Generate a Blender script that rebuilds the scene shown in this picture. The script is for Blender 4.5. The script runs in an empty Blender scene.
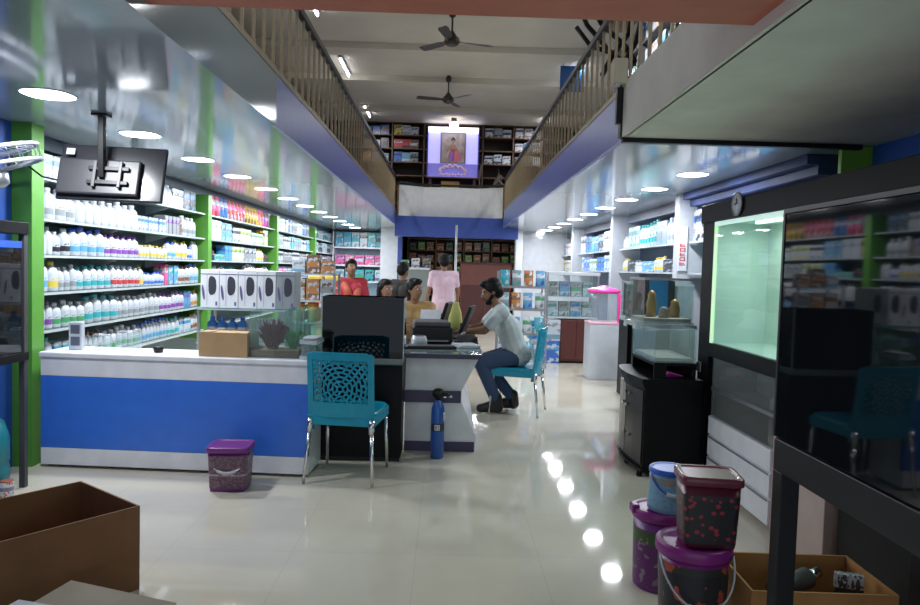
import bpy, bmesh, math, random
from mathutils import Vector, Matrix, Euler
random.seed(7)
PI = math.pi
sc = bpy.context.scene
C = sc.collection

# ------------------------------------------------------------------ materials
MATS = {}
def mat(name, col, rough=.5, metal=0., spec=.5, ior=None, coat=0., emit=None, es=0., var=.06, scale=9., bump=0.):
    if name in MATS: return MATS[name]
    m = bpy.data.materials.new(name); m.use_nodes = True
    nt = m.node_tree; b = nt.nodes['Principled BSDF']
    b.inputs['Roughness'].default_value = rough
    b.inputs['Metallic'].default_value = metal
    b.inputs['Specular IOR Level'].default_value = spec
    if ior: b.inputs['IOR'].default_value = ior
    b.inputs['Coat Weight'].default_value = coat
    b.inputs['Coat Roughness'].default_value = .05
    if emit:
        b.inputs['Emission Color'].default_value = (*emit, 1); b.inputs['Emission Strength'].default_value = es
    tc = nt.nodes.new('ShaderNodeTexCoord')
    nz = nt.nodes.new('ShaderNodeTexNoise'); nz.inputs['Scale'].default_value = scale
    nz.inputs['Detail'].default_value = 4
    nt.links.new(tc.outputs['Object'], nz.inputs['Vector'])
    rp = nt.nodes.new('ShaderNodeMapRange')
    rp.inputs[1].default_value = .3; rp.inputs[2].default_value = .7
    rp.inputs[3].default_value = 1 - var; rp.inputs[4].default_value = 1 + var
    nt.links.new(nz.outputs['Fac'], rp.inputs[0])
    mx = nt.nodes.new('ShaderNodeVectorMath'); mx.operation = 'SCALE'
    mx.inputs[0].default_value = col
    nt.links.new(rp.outputs[0], mx.inputs['Scale'])
    nt.links.new(mx.outputs[0], b.inputs['Base Color'])
    if bump:
        bp = nt.nodes.new('ShaderNodeBump'); bp.inputs['Strength'].default_value = bump
        bp.inputs['Distance'].default_value = .01
        nt.links.new(nz.outputs['Fac'], bp.inputs['Height']); nt.links.new(bp.outputs[0], b.inputs['Normal'])
    MATS[name] = m
    return m

def mprint(name, base, band, blob, lo=.45, hi=.7, sc_=5., thr=.58, rough=.35, vor=False):
    """printed packaging: base colour, one coloured band, blotches of a picture"""
    if name in MATS: return MATS[name]
    m = bpy.data.materials.new(name); m.use_nodes = True
    nt = m.node_tree; N = nt.nodes.new; L = nt.links.new
    b = nt.nodes['Principled BSDF']; b.inputs['Roughness'].default_value = rough
    tc = N('ShaderNodeTexCoord'); sp = N('ShaderNodeSeparateXYZ'); L(tc.outputs['Generated'], sp.inputs[0])
    a = N('ShaderNodeMath'); a.operation = 'GREATER_THAN'; a.inputs[1].default_value = lo; L(sp.outputs['Z'], a.inputs[0])
    c = N('ShaderNodeMath'); c.operation = 'LESS_THAN'; c.inputs[1].default_value = hi; L(sp.outputs['Z'], c.inputs[0])
    d = N('ShaderNodeMath'); d.operation = 'MULTIPLY'; L(a.outputs[0], d.inputs[0]); L(c.outputs[0], d.inputs[1])
    m1 = N('ShaderNodeMix'); m1.data_type = 'RGBA'
    m1.inputs[6].default_value = (*base, 1); m1.inputs[7].default_value = (*band, 1); L(d.outputs[0], m1.inputs[0])
    if vor:
        nz = N('ShaderNodeTexVoronoi'); nz.inputs['Scale'].default_value = sc_
        g = N('ShaderNodeMath'); g.operation = 'LESS_THAN'; g.inputs[1].default_value = thr
        L(tc.outputs['Generated'], nz.inputs['Vector']); L(nz.outputs['Distance'], g.inputs[0])
    else:
        nz = N('ShaderNodeTexNoise'); nz.inputs['Scale'].default_value = sc_; nz.inputs['Detail'].default_value = 2
        g = N('ShaderNodeMath'); g.operation = 'GREATER_THAN'; g.inputs[1].default_value = thr
        L(tc.outputs['Generated'], nz.inputs['Vector']); L(nz.outputs['Fac'], g.inputs[0])
    m2 = N('ShaderNodeMix'); m2.data_type = 'RGBA'
    m2.inputs[7].default_value = (*blob, 1); L(m1.outputs[2], m2.inputs[6]); L(g.outputs[0], m2.inputs[0])
    L(m2.outputs[2], b.inputs['Base Color'])
    MATS[name] = m
    return m

def mglass(name, tint, refl_rough=.02, base=.04, dens=0.):
    """thin pane: clear with a Fresnel mirror on top"""
    if name in MATS: return MATS[name]
    m = bpy.data.materials.new(name); m.use_nodes = True
    nt = m.node_tree; N = nt.nodes.new; L = nt.links.new
    nt.nodes.remove(nt.nodes['Principled BSDF'])
    out = nt.nodes['Material Output']
    t = N('ShaderNodeBsdfTransparent'); t.inputs[0].default_value = (*tint, 1)
    g = N('ShaderNodeBsdfGlossy'); g.inputs['Roughness'].default_value = refl_rough
    f = N('ShaderNodeFresnel'); f.inputs['IOR'].default_value = 1.45
    mx = N('ShaderNodeMixShader'); ge = N('ShaderNodeNewGeometry'); inv = N('ShaderNodeMath'); inv.operation = 'SUBTRACT'; inv.inputs[0].default_value = 1; L(ge.outputs['Backfacing'], inv.inputs[1])
    ml = N('ShaderNodeMath'); ml.operation = 'MULTIPLY'; L(f.outputs[0], ml.inputs[0]); L(inv.outputs[0], ml.inputs[1])
    L(ml.outputs[0], mx.inputs[0]); L(t.outputs[0], mx.inputs[1]); L(g.outputs[0], mx.inputs[2])
    last = mx
    if dens:
        df = N('ShaderNodeBsdfDiffuse'); df.inputs[0].default_value = (.7, .78, .8, 1)
        m2 = N('ShaderNodeMixShader'); m2.inputs[0].default_value = dens
        L(mx.outputs[0], m2.inputs[1]); L(df.outputs[0], m2.inputs[2]); last = m2
    L(last.outputs[0], out.inputs[0])
    MATS[name] = m
    return m

def memit(name, col, s):
    if name in MATS: return MATS[name]
    m = bpy.data.materials.new(name); m.use_nodes = True
    b = m.node_tree.nodes['Principled BSDF']
    b.inputs['Base Color'].default_value = (*col, 1)
    b.inputs['Emission Color'].default_value = (*col, 1); b.inputs['Emission Strength'].default_value = s
    MATS[name] = m
    return m

def mfloor():
    m = bpy.data.materials.new('floor_tiles'); m.use_nodes = True
    nt = m.node_tree; N = nt.nodes.new; L = nt.links.new
    b = nt.nodes['Principled BSDF']
    tc = N('ShaderNodeTexCoord'); mp = N('ShaderNodeMapping'); L(tc.outputs['Object'], mp.inputs[0])
    mp.inputs['Location'].default_value = (.12, .2, 0)
    br = N('ShaderNodeTexBrick'); br.offset = 0; br.squash = 1
    br.inputs['Scale'].default_value = 1; br.inputs['Brick Width'].default_value = .6; br.inputs['Row Height'].default_value = .6
    br.inputs['Mortar Size'].default_value = .003; br.inputs['Mortar Smooth'].default_value = .1
    br.inputs['Color1'].default_value = (.62, .575, .475, 1); br.inputs['Color2'].default_value = (.635, .59, .49, 1)
    br.inputs['Mortar'].default_value = (.575, .53, .44, 1)
    L(mp.outputs[0], br.inputs['Vector'])
    nz = N('ShaderNodeTexNoise'); nz.inputs['Scale'].default_value = 1.7; nz.inputs['Detail'].default_value = 5
    L(tc.outputs['Object'], nz.inputs['Vector'])
    mr = N('ShaderNodeMapRange'); mr.inputs[1].default_value = .3; mr.inputs[2].default_value = .7
    mr.inputs[3].default_value = .93; mr.inputs[4].default_value = 1.06; L(nz.outputs['Fac'], mr.inputs[0])
    vm = N('ShaderNodeVectorMath'); vm.operation = 'SCALE'; L(br.outputs['Color'], vm.inputs[0]); L(mr.outputs[0], vm.inputs['Scale'])
    L(vm.outputs[0], b.inputs['Base Color'])
    r2 = N('ShaderNodeMapRange'); r2.inputs[3].default_value = .03; r2.inputs[4].default_value = .07; L(nz.outputs['Fac'], r2.inputs[0])
    L(r2.outputs[0], b.inputs['Roughness'])
    b.inputs['IOR'].default_value = 1.5
    return m

white = mat('white_laminate', (.76, .77, .82), .3)
whitewall = mat('white_paint', (.62, .64, .69), .5)
bluelam = mat('blue_laminate', (.04, .17, .70), .3)
bluewall = mat('blue_paint', (.02, .08, .36), .5)
blueband = mat('blue_band', (.035, .07, .30), .4)
lavender = mat('lavender_gloss', (.13, .18, .48), .32)
green = mat('green_laminate', (.09, .29, .038), .4)
black = mat('black_laminate', (.006, .006, .007), .42, spec=.15)
blackm = mat('black_metal', (.010, .010, .011), .4, spec=.3)
darkgrey = mat('dark_grey', (.06, .06, .065), .45)
greym = mat('grey_metal', (.35, .36, .38), .35, .8)
chrome = mat('chrome', (.7, .7, .72), .18, 1.)
soffit = mat('gloss_soffit', (.33, .38, .42), .10, spec=.4, var=.03, scale=2)
plaster = mat('bare_plaster', (.80, .77, .67), .85, bump=.15, scale=3, var=.08)
plaster2 = mat('beige_plaster', (.80, .75, .65), .85, bump=.15, scale=3, var=.08)
ceilm = mat('upper_ceiling_paint', (.60, .55, .47), .8, var=.05, scale=1.5)
redbeam = mat('red_oxide_paint', (.60, .18, .11), .6)
brown = mat('brown_wood', (.13, .07, .035), .45, scale=5, var=.2)
railbar = mat('rail_bar_paint', (.27, .20, .11), .4, .4)
maroon = mat('maroon_wood', (.10, .025, .02), .4)
teal = mat('teal_plastic', (.0, .29, .44), .3)
cardb = mat('cardboard', (.42, .27, .14), .75, var=.08)
cardd = mat('brown_cardboard', (.20, .09, .036), .8, var=.1)
cardo = mat('orange_cardboard', (.46, .22, .07), .8, var=.1)
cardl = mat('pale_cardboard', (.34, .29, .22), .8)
purple = mat('purple_plastic', (.17, .03, .20), .35)
magenta = mat('magenta_plastic', (.24, .02, .20), .35)
bluepl = mat('blue_plastic', (.03, .12, .62), .3)
ltblue = mat('light_blue_plastic', (.22, .40, .55), .4)
cylblue = mat('cylinder_blue', (.01, .08, .36), .3, coat=.4)
pinkpl = mat('pink_plastic', (.85, .06, .35), .35)
palepink = mat('pale_pink', (.8, .45, .55), .4)
wpl = mat('white_plastic', (.52, .55, .60), .35)
wshelf = mat('shelf_edge_white', (.45, .51, .53), .2)
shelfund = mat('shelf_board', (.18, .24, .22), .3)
purplestripe = mat('dark_purple_laminate', (.045, .03, .09), .35)
tankdark = mat('dark_tank_glass', (.008, .010, .012), .035, ior=1.45)
tankgrey = mat('grey_tank_glass', (.05, .055, .05), .06, ior=1.8)
glass = mglass('clear_glass', (.92, .96, .95), dens=.05)
glassg = mglass('green_glass', (.72, .90, .86), dens=.06)
glassc = mglass('clear_plastic', (.9, .94, .95), .15, dens=.12)
smoke = mglass('smoked_glass', (.10, .12, .13))
skin = mat('brown_skin', (.22, .11, .06), .5)
hairm = mat('black_hair', (.006, .005, .005), .5, spec=.2)
shoem = mat('black_leather', (.012, .011, .012), .4)
eyew = mat('eye_white', (.7, .68, .65), .3)

# ------------------------------------------------------------------ mesh builder
class MB:
    def __init__(s): s.v = []; s.f = []; s.mi = []; s.sm = []
    def face(s, ids, mi=0, sm=False): s.f.append(ids); s.mi.append(mi); s.sm.append(sm)
    def poly(s, pts, mi=0, sm=False):
        n = len(s.v); s.v += [tuple(p) for p in pts]; s.face(list(range(n, n + len(pts))), mi, sm); return s
    def box(s, x0, x1, y0, y1, z0, z1, mi=0, b=0.):
        if x0 > x1: x0, x1 = x1, x0
        if y0 > y1: y0, y1 = y1, y0
        if z0 > z1: z0, z1 = z1, z0
        if b <= 0:
            n = len(s.v)
            s.v += [(x, y, z) for z in (z0, z1) for y in (y0, y1) for x in (x0, x1)]
            for q in ((0, 2, 3, 1), (4, 5, 7, 6), (0, 1, 5, 4), (2, 6, 7, 3), (0, 4, 6, 2), (1, 3, 7, 5)):
                s.face([n + i for i in q], mi)
        else:
            b = min(b, (x1 - x0) * .45, (y1 - y0) * .45, (z1 - z0) * .45)
            bm = bmesh.new()
            bmesh.ops.create_cube(bm, size=1)
            for v in bm.verts:
                v.co = ((x0 + x1) / 2 + v.co.x * (x1 - x0), (y0 + y1) / 2 + v.co.y * (y1 - y0), (z0 + z1) / 2 + v.co.z * (z1 - z0))
            bmesh.ops.bevel(bm, geom=bm.edges[:], offset=b, segments=2, affect='EDGES', profile=.5)
            s.addbm(bm, mi)
        return s
    def addbm(s, bm, mi=0, sm=False):
        n = len(s.v); bm.verts.index_update()
        s.v += [tuple(v.co) for v in bm.verts]
        for f in bm.faces: s.face([n + v.index for v in f.verts], mi, sm)
        bm.free()
    def rings(s, rings, mi=0, sm=True, cap0=True, cap1=True, closed=False):
        n0 = len(s.v); k = len(rings[0])
        for r in rings: s.v += [tuple(p) for p in r]
        R = len(rings)
        for i in range(R - 1 if not closed else R):
            a = n0 + i * k; b2 = n0 + ((i + 1) % R) * k
            for j in range(k):
                s.face([a + j, a + (j + 1) % k, b2 + (j + 1) % k, b2 + j], mi, sm)
        if not closed:
            if cap0: s.face([n0 + j for j in range(k)][::-1], mi)
            if cap1: s.face([n0 + (R - 1) * k + j for j in range(k)], mi)
        return s
    def loft(s, prof, cx=0, cy=0, n=16, e=2., mi=0, cap0=True, cap1=True):
        """prof: (z, rx, ry); e: superellipse exponent"""
        rr = []
        for z, rx, ry in prof:
            ring = []
            for j in range(n):
                t = 2 * PI * (j + .5) / n; c, q = math.cos(t), math.sin(t)
                ring.append((cx + rx * math.copysign(abs(c) ** (2 / e), c), cy + ry * math.copysign(abs(q) ** (2 / e), q), z))
            rr.append(ring)
        return s.rings(rr, mi, True, cap0, cap1)
    def lathe(s, prof, cx=0, cy=0, n=20, mi=0, cap0=True, cap1=True):
        return s.loft([(z, r, r) for r, z in prof], cx, cy, n, 2., mi, cap0, cap1)
    def tube(s, pts, r, n=8, mi=0, closed=False, r1=None):
        P = [Vector(p) for p in pts]; R = []; up = Vector((0, 0, 1)); m = len(P)
        for i, p in enumerate(P):
            if closed: d = P[(i + 1) % m] - P[i - 1]
            else: d = P[min(i + 1, m - 1)] - P[max(i - 1, 0)]
            d.normalize()
            u = d.cross(up)
            if u.length < .05: u = d.cross(Vector((1, 0, 0)))
            u.normalize(); w = d.cross(u)
            rr = r if r1 is None else r + (r1 - r) * i / (m - 1)
            R.append([p + (u * math.cos(2 * PI * j / n) + w * math.sin(2 * PI * j / n)) * rr for j in range(n)])
        return s.rings(R, mi, True, True, True, closed)
    def cap(s, p0, r0, p1, r1, n=12, k=4):
        """tapered capsule"""
        p0, p1 = Vector(p0), Vector(p1); d = p1 - p0
        if d.length < 1e-5: d = Vector((0, 0, .001))
        d.normalize(); u = d.orthogonal().normalized(); w = d.cross(u); R = []
        for i in range(k):
            a = -PI / 2 + (i + .3) / k * PI / 2
            R.append((p0 + d * r0 * math.sin(a), r0 * math.cos(a)))
        R += [(p0, r0), (p1, r1)]
        for i in range(k):
            a = (i + .7) / k * PI / 2
            R.append((p1 + d * r1 * math.sin(a), r1 * math.cos(a)))
        s.rings([[c + (u * math.cos(2 * PI * j / n) + w * math.sin(2 * PI * j / n)) * r for j in range(n)] for c, r in R])
        return s
    def ell(s, c, rx, ry, rz, rot=None, n=16, k=10, mi=0):
        R = []; M = Euler(rot).to_matrix() if rot else Matrix.Identity(3); c = Vector(c)
        for i in range(1, k):
            a = -PI / 2 + PI * i / k
            R.append([c + M @ Vector((rx * math.cos(a) * math.cos(2 * PI * j / n), ry * math.cos(a) * math.sin(2 * PI * j / n), rz * math.sin(a))) for j in range(n)])
        return s.rings(R, mi)
    def mesh(s, name, mats):
        me = bpy.data.meshes.new(name)
        me.from_pydata(s.v, [], s.f)
        for m in (mats if isinstance(mats, (list, tuple)) else [mats]): me.materials.append(m)
        me.polygons.foreach_set('material_index', s.mi); me.polygons.foreach_set('use_smooth', s.sm)
        me.update()
        return me
    def build(s, name, mats, parent=None, loc=None, rz=None):
        o = bpy.data.objects.new(name, s.mesh(name, mats)); C.objects.link(o)
        if parent: o.parent = parent
        if loc: o.location = loc
        if rz: o.rotation_euler = (0, 0, rz)
        return o

def tag(o, label, cat, group=None, kind=None):
    o['label'] = label; o['category'] = cat
    if group: o['group'] = group
    if kind: o['kind'] = kind
    return o
def thing(name, label, cat, loc=(0, 0, 0), rz=0, group=None):
    o = bpy.data.objects.new(name, None); C.objects.link(o); o.empty_display_size = .05
    o.location = loc; o.rotation_euler = (0, 0, rz)
    return tag(o, label, cat, group)
def struct(name, mb, m):
    o = mb.build(name, m); o['kind'] = 'structure'; return o
def link(name, me, parent=None, loc=None, rz=0):
    o = bpy.data.objects.new(name, me); C.objects.link(o)
    if parent: o.parent = parent
    if loc is not None: o.location = loc
    if rz: o.rotation_euler = (0, 0, rz)
    return o
ORD = ['zeroth', 'first', 'second', 'third', 'fourth', 'fifth', 'sixth', 'seventh', 'eighth', 'ninth', 'tenth', 'eleventh', 'twelfth',
       'thirteenth', 'fourteenth', 'fifteenth', 'sixteenth', 'seventeenth', 'eighteenth', 'nineteenth', 'twentieth']
TENS = ['', '', 'twenty', 'thirty', 'forty']
def nth(i): return ORD[i] if i <= 20 else (TENS[i // 10] + '-' + ORD[i % 10] if i % 10 else 'thirtieth')
def arealight(name, loc, size, power, col=(1, 1, 1), rot=(0, 0, 0), sy=None, parent=None):
    d = bpy.data.lights.new(name, 'AREA'); d.energy = power; d.color = col
    if sy: d.shape = 'RECTANGLE'; d.size = size; d.size_y = sy
    else: d.shape = 'DISK'; d.size = size
    o = bpy.data.objects.new(name, d); C.objects.link(o); o.location = loc; o.rotation_euler = rot
    if parent: o.parent = parent
    return o

# ------------------------------------------------------------------ camera
F = 708.
yc = Vector(((448 - 460) / F, (302.5 - 268) / F, -1)).normalized()
xc = Vector((1, -.028, 0)); xc = (xc - yc * xc.dot(yc)).normalized()
zc = xc.cross(yc)
M = Matrix((xc, yc, zc))                      # rows: world axes in camera space = camera-to-world rotation
cd = bpy.data.cameras.new('Camera'); cam = bpy.data.objects.new('Camera', cd); C.objects.link(cam)
cam.matrix_world = Matrix.Translation((0, 0, 1.4)) @ M.to_4x4()
cd.sensor_width = 36; cd.lens = F / 920 * 36; cd.clip_start = .05; cd.clip_end = 100
sc.camera = cam

# ------------------------------------------------------------------ setting
ZS, ZT, ZR, ZC = 2.27, 2.58, 3.22, 4.9      # soffit, gallery floor, handrail, upper ceiling
fl = struct('floor', MB().box(-3.4, 3.4, -1.5, 21.6, -.1, 0), mfloor())
struct('ceiling_1', MB().box(-3.3, -1.11, -1.5, 18.2, ZS, ZT - .02), soffit)            # under the gallery over the bottle shelves
struct('ceiling_2', MB().box(1.13, 3.3, 4.6, 18.2, ZS, ZT - .02), soffit)
struct('ceiling_3', MB().box(1.11, 3.3, -1.5, 4.6, ZS, ZT), plaster)
struct('trim_1', MB().box(-1.13, -1.10, 4.5, 14.6, ZS - .01, ZT), lavender)            # gallery fascias
struct('trim_2', MB().box(1.10, 1.13, 4.6, 14.6, ZS - .01, ZT), lavender)
struct('trim_3', MB().box(1.09, 1.12, 2.2, 4.56, ZS, ZT + .03), plaster2)
struct('trim_4', MB().box(1.10, 2.66, 4.57, 4.63, ZS - .03, ZS + .01, b=.006).box(1.08, 1.14, 4.57, 4.63, ZS, ZT + .08), blackm)
struct('trim_5', MB().box(-1.13, -1.10, 1.6, 4.5, ZS - .01, ZT), soffit)
struct('beam_front', MB().box(-1.3, 1.32, 2.3, 2.62, 2.315, 2.9, b=.01), redbeam)
struct('ceiling_entrance', MB().box(-1.2, 1.2, -1.5, 2.4, 2.56, 2.7), plaster)
# cornice on the aquarium side, in three steps
co = MB()
co.box(2.50, 3.1, 4.97, 7.6, 2.20, ZS); co.box(2.58, 3.1, 4.97, 7.6, 2.13, 2.20); co.box(2.66, 3.1, 4.97, 7.6, 2.06, 2.13)
struct('trim_cornice', co, mat('cornice_blue', (.045, .065, .17), .6, spec=.2))
struct('trim_shade_right', MB().box(2.72, 2.92, 7.6, 16.3, 2.15, ZS - .001), mat('shade_grey', (.16, .18, .24), .5))  # strip added for the dark shadow between right shelves and ceiling
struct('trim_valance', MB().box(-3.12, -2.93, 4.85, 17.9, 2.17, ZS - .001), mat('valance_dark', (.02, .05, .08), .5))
# outer walls
struct('wall_left', MB().box(-3.3, -3.12, -1.5, 18.2, 0, ZS), mat('shelf_back_paint', (.10, .16, .17), .5))
struct('wall_front_left', MB().box(-3.12, -2.86, -1.5, 4.70, 0, ZS), bluewall)
struct('wall_right', MB().box(2.92, 3.3, -1.5, 18.2, 0, ZS), mat('right_wall_paint', (.10, .14, .22), .5))
struct('wall_upper_left', MB().box(-3.3, -3.15, 2.3, 18.2, ZT, ZC), mat('upper_wall_paint', (.30, .26, .2), .7))
struct('wall_upper_right', MB().box(3.15, 3.3, 2.3, 18.2, ZT, ZC), MATS['upper_wall_paint'])
struct('ceiling_upper', MB().box(-3.3, 3.3, 2.3, 18.2, ZC, ZC + .15), ceilm)
cb = MB()
for y in (8.2, 11.3, 13.2, 15.6): cb.box(-3.15, 3.15, y, y + .28, ZC - .10, ZC)
struct('beam_upper', cb, ceilm)
struct('wall_upper_back', MB().box(-3.3, 3.3, 17.95, 18.2, ZT, ZC), mat('dark_paint', (.05, .035, .03), .7))
struct('beam_back', MB().box(-1.11, 1.42, 14.55, 14.9, 2.03, 2.44), blueband)
struct('ceiling_back', MB().box(-1.11, 1.13, 14.9, 18.2, 2.38, 2.56), mat('back_ceiling', (.10, .10, .11), .5))
struct('wall_back_left', MB().box(-3.12, -1.2, 18.0, 18.2, 0, ZS), whitewall)
struct('wall_back_right', MB().box(1.72, 2.92, 16.3, 16.5, 0, ZS), whitewall)
struct('column_left', MB().box(-1.55, -1.16, 16.2, 16.5, 0, ZS), whitewall)
struct('trim_column', MB().box(-1.16, -1.06, 16.2, 16.5, 0, ZS), blueband)
struct('column_right', MB().box(1.50, 1.66, 15.8, 16.1, 0, ZS), whitewall)
struct('wall_back_room', MB().box(-3.3, 3.3, 21.4, 21.6, 0, 2.6), MATS['dark_paint'])
struct('wall_back_room_left', MB().box(-1.4, -1.25, 18.2, 21.4, 0, 2.6), MATS['dark_paint'])
struct('wall_back_room_right', MB().box(2.0, 2.15, 16.5, 21.4, 0, 2.6), MATS['dark_paint'])
struct('ceiling_back_room', MB().box(-1.4, 2.15, 18.2, 21.4, 2.4, 2.6), MATS['back_ceiling'])
# green pillars of the bottle wall, white pillars of the opposite wall
PY = [4.82, 8.35, 11.65, 14.95]
for i, y in enumerate(PY):
    if i == 0: struct('column_green', MB().box(-3.12, -2.73, 4.70, 4.84, 0, ZS), green)
    else: struct('column_green', MB().box(-3.12, -2.79, y - .06, y + .06, .5, ZS - .1), green)
struct('column_green', MB().box(2.56, 2.92, 4.64, 4.68, 1.5, ZS), mat('bright_green_panel', (.22, .5, .04), .5))
struct('wall_front_right', MB().box(2.76, 2.93, -1.5, 4.63, 0, ZS), mat('bright_blue_paint', (.03, .12, .5), .5))
RYP = [7.75, 10.85, 14.3]
for y in RYP: struct('column_white', MB().box(2.49, 2.92, y - .07, y + .07, 0, ZS), mat('pillar_white', (.46, .48, .53), .5))

# gallery parapet at the end of the void, three panels
pp = MB()
pts = [(-1.06, 14.45), (-.55, 14.75), (.62, 14.75), (1.12, 14.45)]
for (a, b_) in zip(pts, pts[1:]):
    pp.poly([(a[0], a[1], 2.44), (b_[0], b_[1], 2.44), (b_[0], b_[1], 3.06), (a[0], a[1], 3.06)])
    pp.poly([(a[0], a[1], 3.06), (b_[0], b_[1], 3.06), (b_[0], b_[1] + .08, 3.06), (a[0], a[1] + .08, 3.06)])
struct('wall_parapet', pp, mat('parapet_white', (.66, .67, .66), .6))
pr = thing('parapet_rail', 'thin dark handrail curving along the top of the white parapet', 'handrail', (0, 0, 0))
MB().tube([(-1.06, 14.43, 3.10), (-.55, 14.72, 3.10), (0, 14.75, 3.1), (.62, 14.72, 3.10), (1.12, 14.43, 3.10)], .022).build('handrail', blackm, pr)
for x in (-1.09, 1.13):
    for dx in (-.035, .04): MB().box(x + dx - .018, x + dx + .018, 14.42, 14.5, 2.44, 3.1).build('post', brown, pr)

# gallery railings
def railing(name, label, sgn, y0, y1):
    t = thing(name, label, 'railing', (sgn * 1.115, 0, 0))
    MB().box(-.025, .025, y0, y1, ZR - .03, ZR + .02, b=.008).build('handrail', blackm, t)
    MB().box(-.02, .02, y0, y1, ZT - .005, ZT + .03).build('bottom_rail', railbar, t)
    me = MB().box(-.009, .009, -.008, .008, ZT + .025, ZR - .025).mesh('baluster', railbar)
    n = 54
    for i in range(n): link('baluster', me, t, (0, y0 + .05 + (y1 - y0 - .1) * i / (n - 1), 0))
railing('gallery_railing', 'long barred railing of the gallery over the bottle shelves', -1, 2.65, 14.4)
railing('gallery_railing', 'long barred railing of the gallery over the aquarium cabinets', 1, 3.2, 14.4)

# ------------------------------------------------------------------ ceiling lights
LCOL = (.90, .945, 1.0)
LPOW = 24
dl_frame = MB().loft([(-.004, .135, .135), (0, .138, .138)], n=32, e=2.5).mesh('frame', wpl)
dl_diff = MB().loft([(-.0055, .125, .125), (-.003, .127, .127)], n=32, e=2.5).mesh('diffuser', memit('panel_light', LCOL, 9))
for side, xs, ks, txt in ((-1, -2.165, range(0, 12), 'bottle shelves'), (1, 2.10, range(2, 12), 'aquarium side')):
    for k in ks:
        y = 3.88 + 1.137 * k
        i = k - ks[0] + 1
        t = thing('ceiling_light', f'small white panel light in the ceiling over the {txt}, {nth(i)} from the entrance', 'ceiling light', (xs, y, ZS), 0, f'panel lights over the {txt}')
        link('frame', dl_frame, t); link('diffuser', dl_diff, t)
        arealight('panel_lamp', (0, 0, -.012), .22, LPOW * (.8 if k == 0 else 1) * (.78 if side > 0 else 1), LCOL, parent=t)
tubem = memit('tube_light', (.92, .95, 1.), 14)
def tube_light(label, x, y, z, L=1.1, along='y', power=30, group=None):
    t = thing('tube_light', label, 'tube light', (x, y, z), 0 if along == 'y' else PI / 2, group)
    MB().box(-.03, .03, -L / 2, L / 2, .0, .04, b=.006).build('housing', wpl, t)
    MB().tube([(0, -L / 2 + .03, -.018), (0, L / 2 - .03, -.018)], .016).build('tube', tubem, t)
    arealight('tube_lamp', (0, 0, -.05), .05, power, (.93, .95, 1), sy=L * .9, parent=t)
for i, y in enumerate((9.5, 12.6, 16.1)):
    tube_light(f'fluorescent tube on the upper ceiling above the bottle-shelf gallery, {nth(i+1)} from the entrance', -1.9, y, ZC - .04, group='upper ceiling tubes')
for i, y in enumerate((9.3, 12.5, 16.4)):
    tube_light(f'fluorescent tube on the upper ceiling above the aquarium gallery, {nth(i+1)} from the entrance', 2.15, y, ZC - .04, group='upper ceiling tubes')
tube_light('lit tube at the ceiling of the back room behind the pink-shirted man', 1.05, 17.2, 2.33, 1.0, 'x', 16)
tb = thing('spot_lamp', 'small round lamp glowing on the ceiling above the shrine niche', 'lamp', (.05, 16.75, ZC))
MB().lathe([(.06, 0), (.07, -.06), (.05, -.09)]).build('housing', darkgrey, tb)
MB().lathe([(.05, -.09), (.11, -.13), (.10, -.19), (.05, -.22)]).build('bulb', memit('warm_bulb', (1, .9, .85), 8), tb)

# ceiling fans
def ceiling_fan(x, y, label, a0):
    t = thing('ceiling_fan', label, 'ceiling fan', (x, y, ZC - .0), 0, 'ceiling fans')
    fm = mat('fan_brown', (.03, .022, .018), .4)
    MB().lathe([(.03, 0), (.055, -.05), (.045, -.10), (.02, -.12)]).build('canopy', fm, t)
    MB().tube([(0, 0, -.1), (0, 0, -.34)], .013).build('rod', fm, t)
    MB().lathe([(.02, -.30), (.06, -.36), (.10, -.40), (.11, -.45), (.07, -.49), (.03, -.50)]).build('motor', fm, t)
    for i in range(3):
        b = MB(); a = a0 + i * 2 * PI / 3
        pts = []
        for r, w in ((.10, .025), (.17, .03), (.2, .055), (.52, .07), (.58, .05)):
            pts.append((r, w))
        rot = lambda x_, y_, z_: (x_ * math.cos(a) - y_ * math.sin(a), x_ * math.sin(a) + y_ * math.cos(a), z_)
        rr = [[rot(r, -w, -.43 - .012), rot(r, w, -.43 + .012), rot(r, w, -.435 + .012), rot(r, -w, -.435 - .012)] for r, w in pts]
        b.rings(rr, sm=False); b.build('blade', fm, t)
ceiling_fan(-.03, 9.75, 'brown ceiling fan hanging nearer the entrance', .3)
ceiling_fan(-.08, 13.1, 'brown ceiling fan hanging nearer the shrine niche', 1.25)

# ------------------------------------------------------------------ front counter
ctr = thing('sales_counter', 'long white counter with a wide blue stripe under the brown carton', 'counter', (-2.68, 4.715, 0), -.0625)
W = 1.80
MB().box(0, W, .03, .34, .02, .745).build('carcass', white, ctr)
MB().box(-.01, W + .01, -.015, .36, .735, .772, b=.008).build('countertop', white, ctr)
MB().box(0, W, -.005, .035, .615, .735, b=.003).build('top_panel', white, ctr)
MB().box(0, W, -.005, .035, .135, .613, b=.003).build('stripe_panel', bluelam, ctr)
MB().box(0, W, -.005, .035, .02, .133, b=.003).build('bottom_panel', white, ctr)
MB().box(.02, W - .02, .05, .32, 0, .02).build('plinth', black, ctr)

blk = thing('black_counter', 'black counter block carrying the dark aquarium beside the teal chair', 'counter', (-.59, 5.3, 0))
MB().box(-.33, .285, -.28, .0, .03, .70, b=.006).build('carcass', black, blk)
MB().box(-.345, .285, -.31, -.005, .70, .745, b=.008).build('countertop', mat('grey_green_stone', (.14, .17, .16), .3), blk)
MB().box(-.32, .275, -.26, -.01, 0, .03).build('plinth', blackm, blk)

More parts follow.
